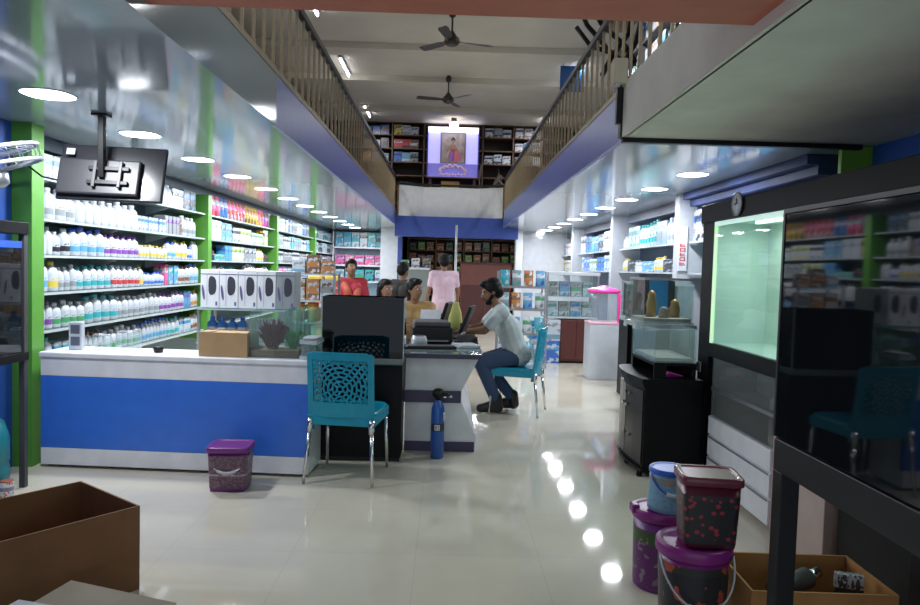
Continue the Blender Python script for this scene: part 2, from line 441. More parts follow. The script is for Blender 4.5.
dk = thing('desk_counter', 'white desk counter with dark purple stripe behind the blue cylinder', 'counter', (0, 0, 0))
side = [(.25, .715), (.245, .70), (.13, .47), (.13, .38), (.245, .12), (.245, .0)]
d = MB()
R = [[(-.30, y, .0), (-.30, y, .715)] + [(x, y, z) for x, z in side] for y in (5.36, 7.42)]
d.rings(R, sm=False); d.build('carcass', white, dk)
MB().box(-.32, .125, 5.345, 5.358, .375, .466).build('stripe_panel', purplestripe, dk)
MB().box(-.30, .235, 5.35, 5.358, .0, .075).build('plinth', purplestripe, dk)
MB().box(-.31, .28, 5.30, 7.44, .717, .748, b=.004).build('desk_edge', purplestripe, dk)
MB().box(-.31, .28, 5.30, 7.44, .749, .757).build('glass_top', mat('desk_glass', (.16, .22, .23), .05, ior=1.7), dk)

# inner counter continuing behind the wall-shelf aisle (hidden mostly)
# ------------------------------------------------------------------ chairs
def chair(label, loc, rz):
    t = thing('plastic_chair', label, 'chair', loc, rz, 'teal plastic chairs')
    # seat
    s = MB(); rr = []
    for z, k in ((.415, .93), (.43, 1.0), (.452, 1.0), (.462, .95)):
        rr.append([(.225 * k * math.copysign(abs(math.cos(a)) ** .35, math.cos(a)), .02 + .225 * k * math.copysign(abs(math.sin(a)) ** .35, math.sin(a)), z)
                   for a in [2 * PI * (j + .5) / 40 for j in range(40)]])
    s.rings(rr)
    for x0, x1, y0, y1 in ((-.215, .215, .215, .238), (-.222, -.2, -.2, .23), (.2, .222, -.2, .23), (-.21, .21, -.205, -.185)): s.box(x0, x1, y0, y1, .375, .44, b=.006)
    s.build('seat', teal, t)
    def bk(x, z):                                    # panel coordinates to leaning, slightly hollow back
        v = (z - .43) / .42
        return (x, -.205 - .055 * v + .05 * (x / .2) ** 2 * .35, z)
    b = MB()
    def slab(x0, x1, z0, z1, nx=8, nz=6):
        g = [[bk(x0 + (x1 - x0) * i / nx, z0 + (z1 - z0) * j / nz) for i in range(nx + 1)] for j in range(nz + 1)]
        for dy, fl_ in ((-.009, 0), (.009, 1)):
            for j in range(nz):
                for i in range(nx):
                    q = [g[j][i], g[j][i + 1], g[j + 1][i + 1], g[j + 1][i]]
                    if fl_: q = q[::-1]
                    b.poly([(p[0], p[1] + dy, p[2]) for p in q])
        per = [g[0][i] for i in range(nx + 1)] + [g[j][nx] for j in range(1, nz + 1)] + [g[nz][i] for i in range(nx - 1, -1, -1)] + [g[j][0] for j in range(nz - 1, 0, -1)]
        for p, q in zip(per, per[1:] + per[:1]): b.poly([(p[0], p[1] + .009, p[2]), (q[0], q[1] + .009, q[2]), (q[0], q[1] - .009, q[2]), (p[0], p[1] - .009, p[2])])
    slab(-.215, -.178, .34, .835, 2, 12); slab(.178, .215, .34, .835, 2, 12)
    slab(-.178, .178, .43, .525); slab(-.178, .178, .80, .85)
    slab(-.205, -.178, .835, .843, 2, 1); slab(.178, .205, .835, .843, 2, 1)
    def tb(p, q, r=.0068):
        b.tube([bk(*p), bk(*q)], r, 6)
    cx, cz = 0, .615
    rings_ = [.022 + .029 * k for k in range(10)]; NN = [6, 10, 14, 18, 23, 28, 33, 38, 43, 48]
    inside = lambda p: abs(p[0]) < .184 and .515 < p[1] < .808
    for k, r in enumerate(rings_):
        n = NN[k]
        off = (k % 2) * PI / n
        P = [(cx + r * math.cos(2 * PI * j / n + off + PI / 2), cz + r * math.sin(2 * PI * j / n + off + PI / 2)) for j in range(n)]
        for j in range(n):
            p, q = P[j], P[(j + 1) % n]
            if inside(p) and inside(q): tb(p, q)
            if k + 1 < len(rings_):
                r2 = rings_[k + 1]; n2 = NN[k + 1]; off2 = ((k + 1) % 2) * PI / n2
                a = math.atan2(p[1] - cz, p[0] - cx) - PI / 2 - off2
                j2 = round(a / (2 * PI / n2)); a2 = 2 * PI * j2 / n2 + off2 + PI / 2
                q2 = (cx + r2 * math.cos(a2), cz + r2 * math.sin(a2))
                if inside(p) and inside(q2): tb(p, q2)
    # short stubs tie the lattice to its border
    for x in [i * .04 for i in range(-4, 5)]:
        tb((x, .52), (x + .01, .555)); tb((x, .805), (x - .008, .765))
    for z in [.55 + .04 * i for i in range(7)]:
        tb((-.18, z), (-.145, z + .012)); tb((.18, z), (.145, z + .012))
    b.build('backrest', teal, t)
    for sx in (-1, 1):
        MB().tube([(sx * .20, -.20, .42), (sx * .203, -.21, .33)], .021, 10, r1=.017).tube([(sx * .203, -.205, .34), (sx * .225, -.245, .0)], .014, 10, r1=.010).build('leg', [chrome], t)
        MB().tube([(sx * .20, .20, .42), (sx * .203, .205, .36)], .019, 10, r1=.016).tube([(sx * .203, .205, .38), (sx * .215, .235, .0)], .014, 10, r1=.010).build('leg', [chrome], t)
chair('teal plastic chair with lattice back standing before the black counter', (-.632, 4.685, 0), -.13)
chair('teal plastic chair the man in the pale shirt sits on', (.72, 6.93, 0), PI / 2 - .30)

# ------------------------------------------------------------------ gas cylinder
cy = thing('gas_cylinder', 'blue gas cylinder with black valve in front of the desk counter', 'gas cylinder', (-.045, 5.17, 0))
MB().lathe([(.044, 0), (.05, .01), (.05, .33), (.047, .37), (.035, .405), (.022, .425), (.022, .44)], n=24).build('bottle', cylblue, cy)
MB().lathe([(.0505, .205), (.0505, .262)], n=24, cap0=False, cap1=False).build('band', mat('band_dark', (.03, .03, .06), .4), cy)
lt = MB()                                            # the pale mark on the band
for a0, a1, z0, z1 in ((-2.0, -1.9, .215, .25), (-2.0, -1.65, .245, .252), (-2.0, -1.65, .213, .22), (-1.72, -1.65, .215, .25), (-1.60, -1.52, .215, .25), (-1.60, -1.25, .245, .252), (-1.6, -1.25, .228, .235), (-1.6, -1.25, .213, .22), (-1.33, -1.25, .215, .25)):
    n = 5
    for i in range(n):
        p = a0 + (a1 - a0) * i / n; q = a0 + (a1 - a0) * (i + 1) / n
        lt.poly([(.0515 * math.cos(p), .0515 * math.sin(p), z0), (.0515 * math.cos(q), .0515 * math.sin(q), z0), (.0515 * math.cos(q), .0515 * math.sin(q), z1), (.0515 * math.cos(p), .0515 * math.sin(p), z1)])
lt.build('lettering', mat('mark_white', (.7, .7, .75), .5), cy)
MB().lathe([(.024, .43), (.03, .45), (.045, .46), (.048, .49), (.03, .51), (.012, .515)]).tube([(0, 0, .47), (.06, -.01, .475), (.085, -.01, .46)], .014).build('valve', blackm, cy)
MB().lathe([(.012, .452), (.017, .46), (.012, .468)], .045, -.04, 12).lathe([(.012, .452), (.017, .46), (.012, .468)], .088, -.02, 12).build('gauge', chrome, cy)
MB().box(.035, .06, -.03, .0, .28, .34, b=.004).build('paper_tag', wpl, cy)

# ------------------------------------------------------------------ dark aquarium on the black counter and other tanks
def tank(name, label, cat, loc, w, dp, h, gm, rim=None, rz=0, t=.008, group=None, lid=None, base=None, rimh=.02):
    o = thing(name, label, cat, loc, rz, group)
    g = MB()
    g.box(-w / 2, w / 2, -dp / 2, -dp / 2 + t, 0, h); g.box(-w / 2, w / 2, dp / 2 - t, dp / 2, 0, h)
    g.box(-w / 2, -w / 2 + t, -dp / 2 + t, dp / 2 - t, 0, h); g.box(w / 2 - t, w / 2, -dp / 2 + t, dp / 2 - t, 0, h)
    g.box(-w / 2 + t, w / 2 - t, -dp / 2 + t, dp / 2 - t, 0, t)
    g.build('glass', gm, o)
    if rim:
        e = .006
        for rn_, z0, z1 in (('rim', h - rimh, h + .004), ('base_rim', .0, rimh)):
            r = MB(); r.box(-w / 2 - e, w / 2 + e, -dp / 2 - e, -dp / 2 + e, z0, z1); r.box(-w / 2 - e, w / 2 + e, dp / 2 - e, dp / 2 + e, z0, z1)
            r.box(-w / 2 - e, -w / 2 + e, -dp / 2 + e, dp / 2 - e, z0, z1); r.box(w / 2 - e, w / 2 + e, -dp / 2 + e, dp / 2 - e, z0, z1)
            r.build(rn_, rim, o)
    if lid: MB().box(-w / 2, w / 2, -dp / 2, dp / 2, h + .004, h + .02, b=.004).build('lid', lid, o)
    if base: MB().box(-w / 2 + t, w / 2 - t, -dp / 2 + t, dp / 2 - t, t, .05).build('gravel', base, o)
    return o
dt = tank('aquarium', 'large dark empty aquarium on the black counter block', 'aquarium', (-.59, 5.15, .748), .58, .29, .43, smoke, None)
MB().box(-.275, .275, .125, .135, .012, .42).build('backing', mat('tank_back', (.008, .012, .016), .2), dt)
MB().box(-.275, .275, -.13, .12, .010, .06).build('gravel', mat('dark_gravel', (.02, .035, .05), .8, bump=.6, scale=60), dt)
for sx in (-1, 1): MB().box(sx * .29 - .004, sx * .29 + .004, -.150, -.144, 0, .43).build('edge_seal', mat('seal_pale', (.35, .42, .42), .3), dt)

pt = tank('aquarium', 'clear planted aquarium on the counter beside the brown carton', 'aquarium', (-1.13, 4.80, .773), .34, .24, .31, glass, None, rz=-.06, base=mat('tan_gravel', (.2, .15, .1), .9, bump=.5, scale=60))
def plant(label, loc, h, n, col, spread, name='aquarium_plant'):
    o = MB(); rnd = random.Random(label)
    for i in range(n):
        a = rnd.uniform(0, 2 * PI); l = h * rnd.uniform(.5, 1.05); bx = rnd.uniform(-.3, .3) * spread; by = rnd.uniform(-.3, .3) * spread
        tip = (bx + math.cos(a) * spread * .8, by + math.sin(a) * spread * .5, l)
        mid = (bx + math.cos(a) * spread * .3, by + math.sin(a) * spread * .2, l * .6)
        w = .016
        ca, sa = -math.sin(a) * w, math.cos(a) * w
        o.poly([(bx, by, 0), (mid[0] + ca, mid[1] + sa, mid[2]), tip, (mid[0] - ca, mid[1] - sa, mid[2])])
        o.poly([(bx, by, l * .2), (mid[0], mid[1], mid[2] + .025), (tip[0] + .01, tip[1], tip[2] * .8), (mid[0] + .02, mid[1], mid[2] - .03)])
    r = o.build(name, mat('leaf_' + str(col), col, .5, var=.3, scale=30)); r.location = loc
    return tag(r, label, 'aquarium plant')
plant('reddish brown bushy plant in the planted aquarium', (-1.17, 4.79, .82), .20, 110, (.13, .04, .035), .105)
plant('green leafy plant in the planted aquarium', (-1.03, 4.79, .82), .15, 60, (.05, .26, .07), .07)
tub = tank('plastic_tub', 'low clear plastic tub with white rim behind the teal chair', 'tub', (-.90, 4.76, .773), .10, .20, .12, glassc, wpl, rz=-.06)
MB().loft([(.125, .045, .09), (.14, .05, .1)], n=20, e=4).build('lid', wpl, tub)
plant('small green plant inside the low clear plastic tub', (-.90, 4.75, .79), .07, 24, (.05, .25, .1), .035)

# carton on counter
def carton(name, label, loc, w, dp, h, m, rz=0, flaps=(), t=.006, inner=None, cat='carton'):
    o = thing(name, label, cat, loc, rz)
    b = MB()
    b.box(-w / 2, w / 2, -dp / 2, -dp / 2 + t, 0, h); b.box(-w / 2, w / 2, dp / 2 - t, dp / 2, 0, h)
    b.box(-w / 2, -w / 2 + t, -dp / 2 + t, dp / 2 - t, 0, h); b.box(w / 2 - t, w / 2, -dp / 2 + t, dp / 2 - t, 0, h)
    b.box(-w / 2 + t, w / 2 - t, -dp / 2 + t, dp / 2 - t, 0, t)
    b.build('carton_body', m, o)
    for side_, ang, ln in flaps:                     # ang: 0 = lies inward flat, 90 = upright, 180 = out flat, 260 = hangs down outside
        a = math.radians(ang); f = MB(); L = ln
        if side_ in 'fb':
            s_ = -1 if side_ == 'f' else 1; y = s_ * dp / 2
            dy, dz = -s_ * math.cos(a) * L, math.sin(a) * L
            P = [(-w / 2 + .004, y, h), (w / 2 - .004, y, h), (w / 2 - .012, y + dy, h + dz), (-w / 2 + .012, y + dy, h + dz)]
            n = Vector((0, -dz, dy)).normalized() * .005
        else:
            s_ = -1 if side_ == 'l' else 1; x = s_ * w / 2
            dx, dz = -s_ * math.cos(a) * L, math.sin(a) * L
            P = [(x, -dp / 2 + .004, h), (x, dp / 2 - .004, h), (x + dx, dp / 2 - .012, h + dz), (x + dx, -dp / 2 + .012, h + dz)]
            n = Vector((-dz, 0, dx)).normalized() * .005
        f.rings([[Vector(p) for p in P], [Vector(p) + n for p in P]], sm=False)
        f.build('flap', inner or m, o)
    return o
carton('carton', 'small plain brown carton standing on the white counter', (-1.465, 4.80, .773), .325, .24, .155, cardb, -.06, (('f', 2, .115), ('b', 8, .115), ('l', 4, .1), ('r', 3, .1)))
# small goods on the counter by the green pillar
st = thing('display_stand', 'small white stand with two dark panels at the counter end', 'display stand', (-2.52, 4.86, .773))
MB().box(-.045, .045, -.02, .02, 0, .19, b=.004).build('panel_frame', wpl, st)
for z in (.03, .11): MB().box(-.03, .03, -.024, -.019, z, z + .06).build('panel', mat('slate', (.10, .11, .16), .4), st)
for i, (x, y, r, l) in enumerate(((-2.37, 4.90, .07, 'clear round fish bowl on the counter next to the white stand'), (-2.17, 4.88, .09, 'clear round fish bowl on the counter, wider one with a dark rim ring'))):
    o = thing('fish_bowl', l, 'fish bowl', (x, y, .773))
    MB().lathe([(r * .5, 0), (r * .8, r * .2), (r, r * .7), (r * .95, r * 1.1), (r * .75, r * 1.45)], cap1=False, n=24).build('bowl', glassc, o)
    MB().tube([(r * .76 * math.cos(2 * PI * j / 24), r * .76 * math.sin(2 * PI * j / 24), r * 1.45) for j in range(24)], .004, 6, closed=True).build('rim', greym, o)
o = MB().lathe([(.02, 0), (.03, .005), (.034, .03), (.028, .04)]).build('cup', blackm, None, (-1.95, 4.82, .773)); tag(o, 'tiny black cup on the white counter near the bowls', 'cup')

# ------------------------------------------------------------------ packaging shapes
SH = {}
def jug_mesh(w, dp, h, m):
    return MB().loft([(0, w * .9, dp * .9), (.01, w, dp), (h * .62, w, dp), (h * .76, w * .86, dp * .86), (h * .84, w * .42, dp * .5), (h * .88, w * .38, w * .38)], n=14, e=3.2).mesh('bottle_body', m)
def capm(w, h, m): return MB().lathe([(w * .40, h * .87), (w * .46, h * .875), (w * .46, h * .98), (w * .36, h)], n=10).mesh('cap', m)
def labm(w, dp, h, m): return MB().loft([(h * .14, w * 1.015, dp * 1.015), (h * .58, w * 1.015, dp * 1.015)], n=14, e=3.2, cap0=False, cap1=False).mesh('label', m)
LAB = {'teal': (.03, .35, .38), 'blue': (.04, .14, .5), 'green': (.06, .3, .12), 'purple': (.2, .06, .32), 'red': (.45, .05, .05),
       'yellow': (.6, .45, .06), 'grey': (.25, .28, .3), 'black': (.02, .02, .03), 'orange': (.48, .20, .06), 'pink': (.7, .12, .3), 'sky': (.10, .32, .50), 'white': (.50, .54, .60), 'dark': (.03, .04, .06), 'brown': (.2, .1, .05)}
WH = (.50, .54, .60)
def jug(kind, colr):
    key = ('jug', kind, colr)
    if key not in SH:
        w, dp, h, bm_ = {'big': (.062, .05, .225, wpl), 'mid': (.05, .042, .195, wpl), 'slim': (.036, .036, .20, wpl), 'blue': (.042, .04, .19, mat('bottle_blue', (.05, .2, .55), .3)),
                         'clear': (.045, .04, .19, mat('bottle_clear', (.42, .52, .55), .15)), 'small': (.035, .035, .13, wpl), 'tall': (.06, .05, .33, mat('bottle_clear', (.42, .52, .55), .15))}[kind]
        capc = bluepl if kind == 'blue' or colr in ('blue', 'sky') else (wpl if hash_(colr) % 2 else mat('cap_' + colr, LAB[colr], .4))
        SH[key] = (jug_mesh(w, dp, h, bm_), capm(w, h, capc), labm(w, dp, h, mprint('print_' + colr, WH, LAB[colr], LAB[colr], .05, .5, 4, .60)), w, h)
    return SH[key]
def hash_(s): return sum(ord(c) for c in s)
def put_jug(kind, colr, loc, rz, label, group, full=True, name='bottle'):
    b, c, l, w, h = jug(kind, colr)
    o = link(name, b, None, loc, rz); tag(o, label, 'bottle', group)
    link('cap', c, o); o.scale = (rnd.uniform(.94, 1.02), rnd.uniform(.94, 1.02), rnd.uniform(.88, 1.05))
    if full: link('label', l, o)
    return o
def box_mesh(w, dp, h, base, band, blob, ptn=0):
    key = ('box', w, dp, h, base, band, blob, ptn)
    if key not in SH:
        lo, hi = ((.6, .8), (.08, .3), (.35, .65))[ptn % 3]
        SH[key] = MB().box(-w / 2, w / 2, -dp / 2, dp / 2, 0, h, b=.004).mesh('box', mprint(f'pk_{base}_{band}_{blob}_{ptn}', LAB[base], LAB[band], LAB[blob], lo, hi, 3.5, .57))
    return SH[key]
def put_box(w, dp, h, base, band, blob, loc, rz, label, group, ptn=0, cat='box', name='product_box'):
    return tag(link(name, box_mesh(w, dp, h, base, band, blob, ptn), None, loc, rz), label, cat, group)
def pouch_mesh(w, h, base, band, blob):
    key = ('pouch', w, h, base, band, blob)
    if key not in SH:
        b = MB(); rr = []
        for z, k, th in ((0, .96, .004), (.02 * h, 1, .008), (.15 * h, .97, .024), (.45 * h, .94, .034), (.75 * h, .95, .022), (.9 * h, 1, .005), (h, 1, .003)):
            rr.append([(w / 2 * k * math.copysign(abs(math.cos(a)) ** .6, math.cos(a)), th * math.sin(a), z) for a in [2 * PI * (j + .5) / 14 for j in range(14)]])
        b.rings(rr)
        SH[key] = b.mesh('pouch', mprint(f'po_{base}_{band}_{blob}', LAB[base], LAB[band], LAB[blob], .55, .8, 3, .56))
    return SH[key]

# ------------------------------------------------------------------ bottle wall: bays of shelves, everything counted from the green pillars
ZL = [1.95, 1.665, 1.41, 1.145, .875, .61]
SN = ['top', 'second', 'third', 'fourth', 'fifth', 'lowest']
XF = -2.83
BAYS = [(4.86, 8.28), (8.42, 11.58), (11.72, 14.88), (15.02, 17.9)]
BN = ['first bay', 'second bay', 'third bay', 'last bay']
for bi, (y0, y1) in enumerate(BAYS):
    for si, z in enumerate(ZL):
        t = thing('wall_shelf', f'{SN[si]} shelf in the {BN[bi]} of the bottle wall' if si not in (0, 5) else f'{SN[si]} wall shelf in the {BN[bi]} of the bottle wall', 'shelf', (0, 0, z), 0, 'bottle wall shelves')
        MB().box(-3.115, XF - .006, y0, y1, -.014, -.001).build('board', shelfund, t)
        MB().box(XF - .006, XF + .004, y0, y1, -.016, .002).build('front_edge', wshelf, t)
        if bi == 0:
            for by in (y0 + .25, y0 + 1.35, y0 + 2.45):
                MB().poly([(-3.1, by, -.015), (-2.86, by, -.015), (-2.9, by, -.035), (-3.1, by, -.10)]).poly([(-3.1, by + .012, -.015), (-2.86, by + .012, -.015), (-2.9, by + .012, -.035), (-3.1, by + .012, -.10)]).poly([(-2.86, by, -.015), (-2.86, by + .012, -.015), (-2.9, by + .012, -.035), (-2.9, by, -.035)]).poly([(-3.1, by, -.10), (-3.1, by + .012, -.10), (-2.9, by + .012, -.035), (-2.9, by, -.035)]).build('bracket', wshelf, t)
rnd = random.Random(11)
FACE = PI / 2                                     # goods of this wall face the aisle
CNT = {}
def fill(bi, si, y0, y1, kinds, gap=.012, full=True, past='green pillar'):
    """kinds: list of (type, args, run length)"""
    z = ZL[si]; y = y0; i = CNT.get((bi, si), 0); ki = 0; run = 0
    while True:
        typ, a, ln = kinds[ki % len(kinds)]
        w = {'jug': lambda: jug(*a)[3] * 2, 'box': lambda: a[0], 'pouch': lambda: a[0]}[typ]()
        if y + w > y1: break
        i += 1
        x = XF - .075 - rnd.uniform(0, .012)
        wh = f'{nth(i)} past the pillar on the {SN[si]} shelf, {BN[bi]}'
        g = f'goods on the {SN[si]} shelf of the {BN[bi]}'
        if typ == 'jug':
            put_jug(a[0], a[1], (x, y + w / 2, z + .002), FACE + rnd.uniform(-.06, .06), f'{ {"blue":"blue","clear":"clear"}.get(a[0],"white")} bottle with {a[1]} label, {wh}', g, full)
        elif typ == 'box':
            put_box(a[0], a[1], a[2], a[3], a[4], a[5], (x - a[1] * .2, y + w / 2, z + .002), FACE, f'{a[3]} box with {a[4]} print, {wh}', g, a[6] if len(a) > 6 else 0)
        else:
            o = link('pouch', pouch_mesh(*a), None, (x + .03, y + w / 2, z + .002), FACE); tag(o, f'{a[2]} pouch with {a[3]} print, {wh}', 'pouch', g)
        y += w + gap; run += 1
        if run >= ln: run = 0; ki += 1
    CNT[(bi, si)] = i
J = lambda k, c, n: ('jug', (k, c), n)
B = lambda w, h, a, b, c, n, p=0: ('box', (w, .12, h, a, b, c, p), n)
# first bay
fill(0, 0, 4.90, 6.6, [B(.16, .2, 'white', 'grey', 'grey', 1), B(.14, .18, 'white', 'sky', 'grey', 2)])
fill(0, 0, 6.75, 8.25, [J('big', 'white', 5), B(.16, .2, 'white', 'black', 'grey', 2), B(.17, .22, 'dark', 'blue', 'sky', 2)])
fill(0, 1, 4.90, 8.25, [B(.07, .17, 'brown', 'dark', 'grey', 1), J('big', 'grey', 4), J('big', 'white', 8), B(.07, .14, 'white', 'sky', 'blue', 8), B(.08, .19, 'grey', 'purple', 'grey', 4)])
fill(0, 2, 4.90, 8.25, [J('small', 'blue', 2), J('slim', 'white', 2), J('mid', 'black', 2), J('big', 'sky', 4), J('mid', 'purple', 6), J('small', 'yellow', 8), J('mid', 'sky', 2), J('slim', 'yellow', 4)])
fill(0, 3, 4.90, 8.25, [J('big', 'sky', 2), J('big', 'yellow', 1), J('slim', 'grey', 3), J('mid', 'teal', 5), J('mid', 'red', 5), J('clear', 'yellow', 1), J('small', 'blue', 6), B(.08, .21, 'pink', 'white', 'red', 1), B(.11, .2, 'sky', 'teal', 'white', 2), J('mid', 'brown', 3)])
fill(0, 4, 4.90, 8.25, [J('slim', 'purple', 4), J('mid', 'green', 4), J('big', 'teal', 4), J('mid', 'grey', 8), J('mid', 'purple', 6), B(.09, .19, 'sky', 'purple', 'blue', 2), J('mid', 'orange', 3)])
fill(0, 5, 4.90, 8.25, [J('mid', 'teal', 3), B(.1, .16, 'white', 'blue', 'teal', 3), J('slim', 'brown', 5), J('mid', 'green', 6), J('slim', 'sky', 8)], full=True)
# second bay
P = lambda a, b, c, n: ('pouch', (.15, .25, a, b, c), n)
fill(1, 0, 8.5, 11.5, [B(.12, .24, 'dark', 'purple', 'grey', 1), P('pink', 'white', 'red', 2), P('blue', 'white', 'sky', 2), P('red', 'pink', 'white', 5), P('yellow', 'orange', 'brown', 4), P('pink', 'red', 'yellow', 2), P('purple', 'dark', 'pink', 2)], .01)
fill(1, 1, 8.5, 11.5, [B(.1, .24, 'yellow', 'black', 'black', 1), B(.2, .24, 'white', 'grey', 'white', 2), B(.14, .23, 'sky', 'blue', 'white', 3), B(.16, .19, 'white', 'black', 'dark', 2), B(.18, .2, 'white', 'green', 'yellow', 3), B(.2, .17, 'white', 'grey', 'green', 3)])
fill(1, 2, 8.5, 11.5, [B(.25, .12, 'dark', 'red', 'black', 1), B(.2, .08, 'teal', 'green', 'white', 2), B(.14, .2, 'sky', 'blue', 'sky', 2), B(.17, .2, 'white', 'green', 'yellow', 3), B(.2, .19, 'grey', 'dark', 'white', 3), J('mid', 'yellow', 4)])
fill(1, 3, 8.5, 11.5, [J('mid', 'green', 6), J('clear', 'teal', 5), B(.2, .12, 'white', 'sky', 'grey', 2), J('big', 'white', 4), B(.2, .17, 'white', 'purple', 'pink', 2)], full=False)
fill(1, 4, 8.5, 11.5, [J('blue', 'sky', 6), B(.2, .17, 'orange', 'yellow', 'white', 2), J('mid', 'white', 6), B(.16, .2, 'sky', 'white', 'blue', 4)], full=False)
# third bay
fill(2, 0, 11.8, 14.8, [B(.13, .24, 'dark', 'teal', 'white', 3), B(.15, .22, 'white', 'grey', 'sky', 3), B(.12, .24, 'blue', 'white', 'dark', 3)])
fill(2, 1, 11.8, 14.8, [B(.15, .22, 'grey', 'teal', 'white', 4), B(.14, .2, 'white', 'black', 'grey', 3), B(.13, .22, 'sky', 'dark', 'white', 3)])
fill(2, 2, 11.8, 14.8, [B(.2, .2, 'white', 'black', 'dark', 3), B(.22, .18, 'grey', 'white', 'black', 3)])
fill(2, 3, 11.8, 14.8, [B(.14, .2, 'purple', 'pink', 'white', 5), B(.18, .2, 'dark', 'grey', 'white', 4), B(.18, .2, 'white', 'grey', 'black', 4)])
# last bay
fill(3, 0, 15.1, 17.8, [B(.2, .22, 'dark', 'grey', 'teal', 3), B(.18, .2, 'grey', 'white', 'dark', 3)])
fill(3, 1, 15.1, 17.8, [B(.2, .22, 'grey', 'dark', 'white', 3), B(.16, .2, 'dark', 'teal', 'grey', 3)])
fill(3, 2, 15.1, 17.8, [B(.22, .2, 'dark', 'white', 'grey', 3), B(.2, .2, 'grey', 'black', 'white', 2)])

# ------------------------------------------------------------------ opposite wall: shelves over the aquarium side
RB = [(5.2, 7.66), (7.84, 10.76), (10.94, 14.2), (14.4, 16.25)]
RZ = [1.755, 1.42]
RN = ['bay nearest the black post', 'bay before the red-lettered pillar', 'bay beyond the second white pillar', 'bay next to the back wall']
RN = ['first bay', 'second bay', 'third bay', 'fourth bay']
for bi, (y0, y1) in enumerate(RB):
    for si, z in enumerate(RZ):
        t = thing('glass_shelf', f'{("upper","lower")[si]} glass shelf in the {RN[bi]} over the aquarium side', 'shelf', (0, 0, z), 0, 'aquarium side shelves')
        MB().box(2.61, 2.915, y0, y1, -.014, -.001).build('board', mat('shelf_glass', (.25, .36, .37), .1), t)
        MB().box(2.60, 2.61, y0, y1, -.016, .002).build('front_edge', wshelf, t)
RC = {}
def rfill(bi, si, y0, y1, kinds, gap=.015):
    z = RZ[si]; y = y0; ki = run = 0; i = RC.get((bi, si), 0)
    while True:
        typ, a, ln = kinds[ki % len(kinds)]
        w = jug(*a)[3] * 2 if typ == 'jug' else a[0]
        if y + w > y1: break
        i += 1; wh = f'{nth(i)} on the {("upper","lower")[si]} glass shelf, {RN[bi]} of aquarium side'
        g = f'goods on the {("upper","lower")[si]} glass shelf of the {RN[bi]}'
        if typ == 'jug': put_jug(a[0], a[1], (2.68, y + w / 2, z + .002), -FACE, f'{ {"blue":"blue","clear":"clear"}.get(a[0],"white")} bottle, {a[1]} label, {wh}', g, True)
        else: put_box(a[0], a[1], a[2], a[3], a[4], a[5], (2.70, y + w / 2, z + .002), -FACE, f'{a[3]} {a[4]}-printed box, {wh}', g, 0)
        y += w + gap; run += 1
        if run >= ln: run = 0; ki += 1
    RC[(bi, si)] = i
rfill(0, 0, 5.135, 7.66, [B(.3, .34, 'white', 'blue', 'dark', 2), B(.3, .34, 'sky', 'white', 'blue', 1)])
rfill(1, 0, 7.9, 10.7, [J('tall', 'grey', 5), B(.2, .3, 'grey', 'white', 'sky', 2), J('tall', 'teal', 6), B(.18, .3, 'white', 'grey', 'teal', 3), J('clear', 'white', 6), B(.22, .25, 'white', 'grey', 'dark', 3)])
rfill(1, 1, 7.9, 10.7, [B(.35, .13, 'white', 'grey', 'white', 1), B(.4, .16, 'dark', 'black', 'grey', 1), J('clear', 'yellow', 4), B(.5, .14, 'sky', 'teal', 'white', 1)])
rfill(2, 0, 11, 14.15, [B(.26, .3, 'blue', 'dark', 'sky', 2), B(.24, .33, 'white', 'black', 'grey', 2), B(.2, .3, 'dark', 'sky', 'white', 2), B(.28, .28, 'sky', 'white', 'blue', 2)])
rfill(2, 1, 11, 14.15, [B(.26, .25, 'blue', 'sky', 'white', 2), B(.2, .26, 'white', 'sky', 'blue', 2), B(.28, .24, 'blue', 'dark', 'sky', 2), B(.3, .22, 'white', 'grey', 'green', 2)])
rfill(3, 0, 14.45, 16.2, [B(.22, .25, 'grey', 'white', 'dark', 3), B(.25, .25, 'white', 'pink', 'grey', 3)])
rfill(3, 1, 14.45, 16.2, [B(.2, .2, 'yellow', 'orange', 'brown', 4), B(.2, .22, 'white', 'grey', 'brown', 3)])

# red writing on the near white pillar: unreadable strokes in a column
rs = thing('pillar_sign', 'narrow white sign strip with red lettering on the white pillar', 'sign', (2.54, 7.675, 1.50))
MB().box(-.047, .05, -.012, .0, -.06, .42).build('board', whitewall, rs)
sg = MB()
for k in range(5):
    z = .0 + k * .05
    sg.box(-.03, .03, -.015, -.0125, z, z + .008); sg.box(-.03, -.02, -.015, -.0125, z, z + .036)
    if k % 2: sg.box(.02, .03, -.015, -.0125, z, z + .036); sg.box(-.03, .03, -.015, -.0125, z + .028, z + .036)
    else: sg.box(-.02, .02, -.015, -.0125, z + .018, z + .026)
sg.build('lettering', mat('sign_red', (.6, .02, .04), .5), rs)

# ------------------------------------------------------------------ lit display cabinet on the right
dc = thing('display_cabinet', 'tall black cabinet with a lit pale green empty display behind glass', 'cabinet', (1.8, 3.9, 0))
def rel(m, x0, x1, y0, y1, z0, z1, b=0): return m.box(x0 - 1.8, x1 - 1.8, y0 - 3.9, y1 - 3.9, z0, z1, 0, b)
rel(MB(), 1.78, 2.62, 1.6, 5.0, 1.762, 1.885, .006).build('header', black, dc)
rel(MB(), 1.80, 2.62, 4.80, 5.0, 0, 1.762).build('end_post', black, dc)
rel(MB(), 1.80, 2.3, 2.0, 4.80, .85, .94).build('sill', black, dc)
palegreen = mat('display_teal', (.56, .68, .65), .35, var=.08, scale=2)
paleback = mat('display_pale', (.74, .84, .74), .35)
rel(MB(), 1.82, 2.17, 4.775, 4.80, .94, 1.76).build('end_panel', palegreen, dc)
rel(MB(), 2.17, 2.19, 2.0, 4.80, .94, 1.76).build('back_panel', paleback, dc)
rel(MB(), 1.82, 2.17, 2.0, 4.775, .940, .945).build('display_floor', palegreen, dc)
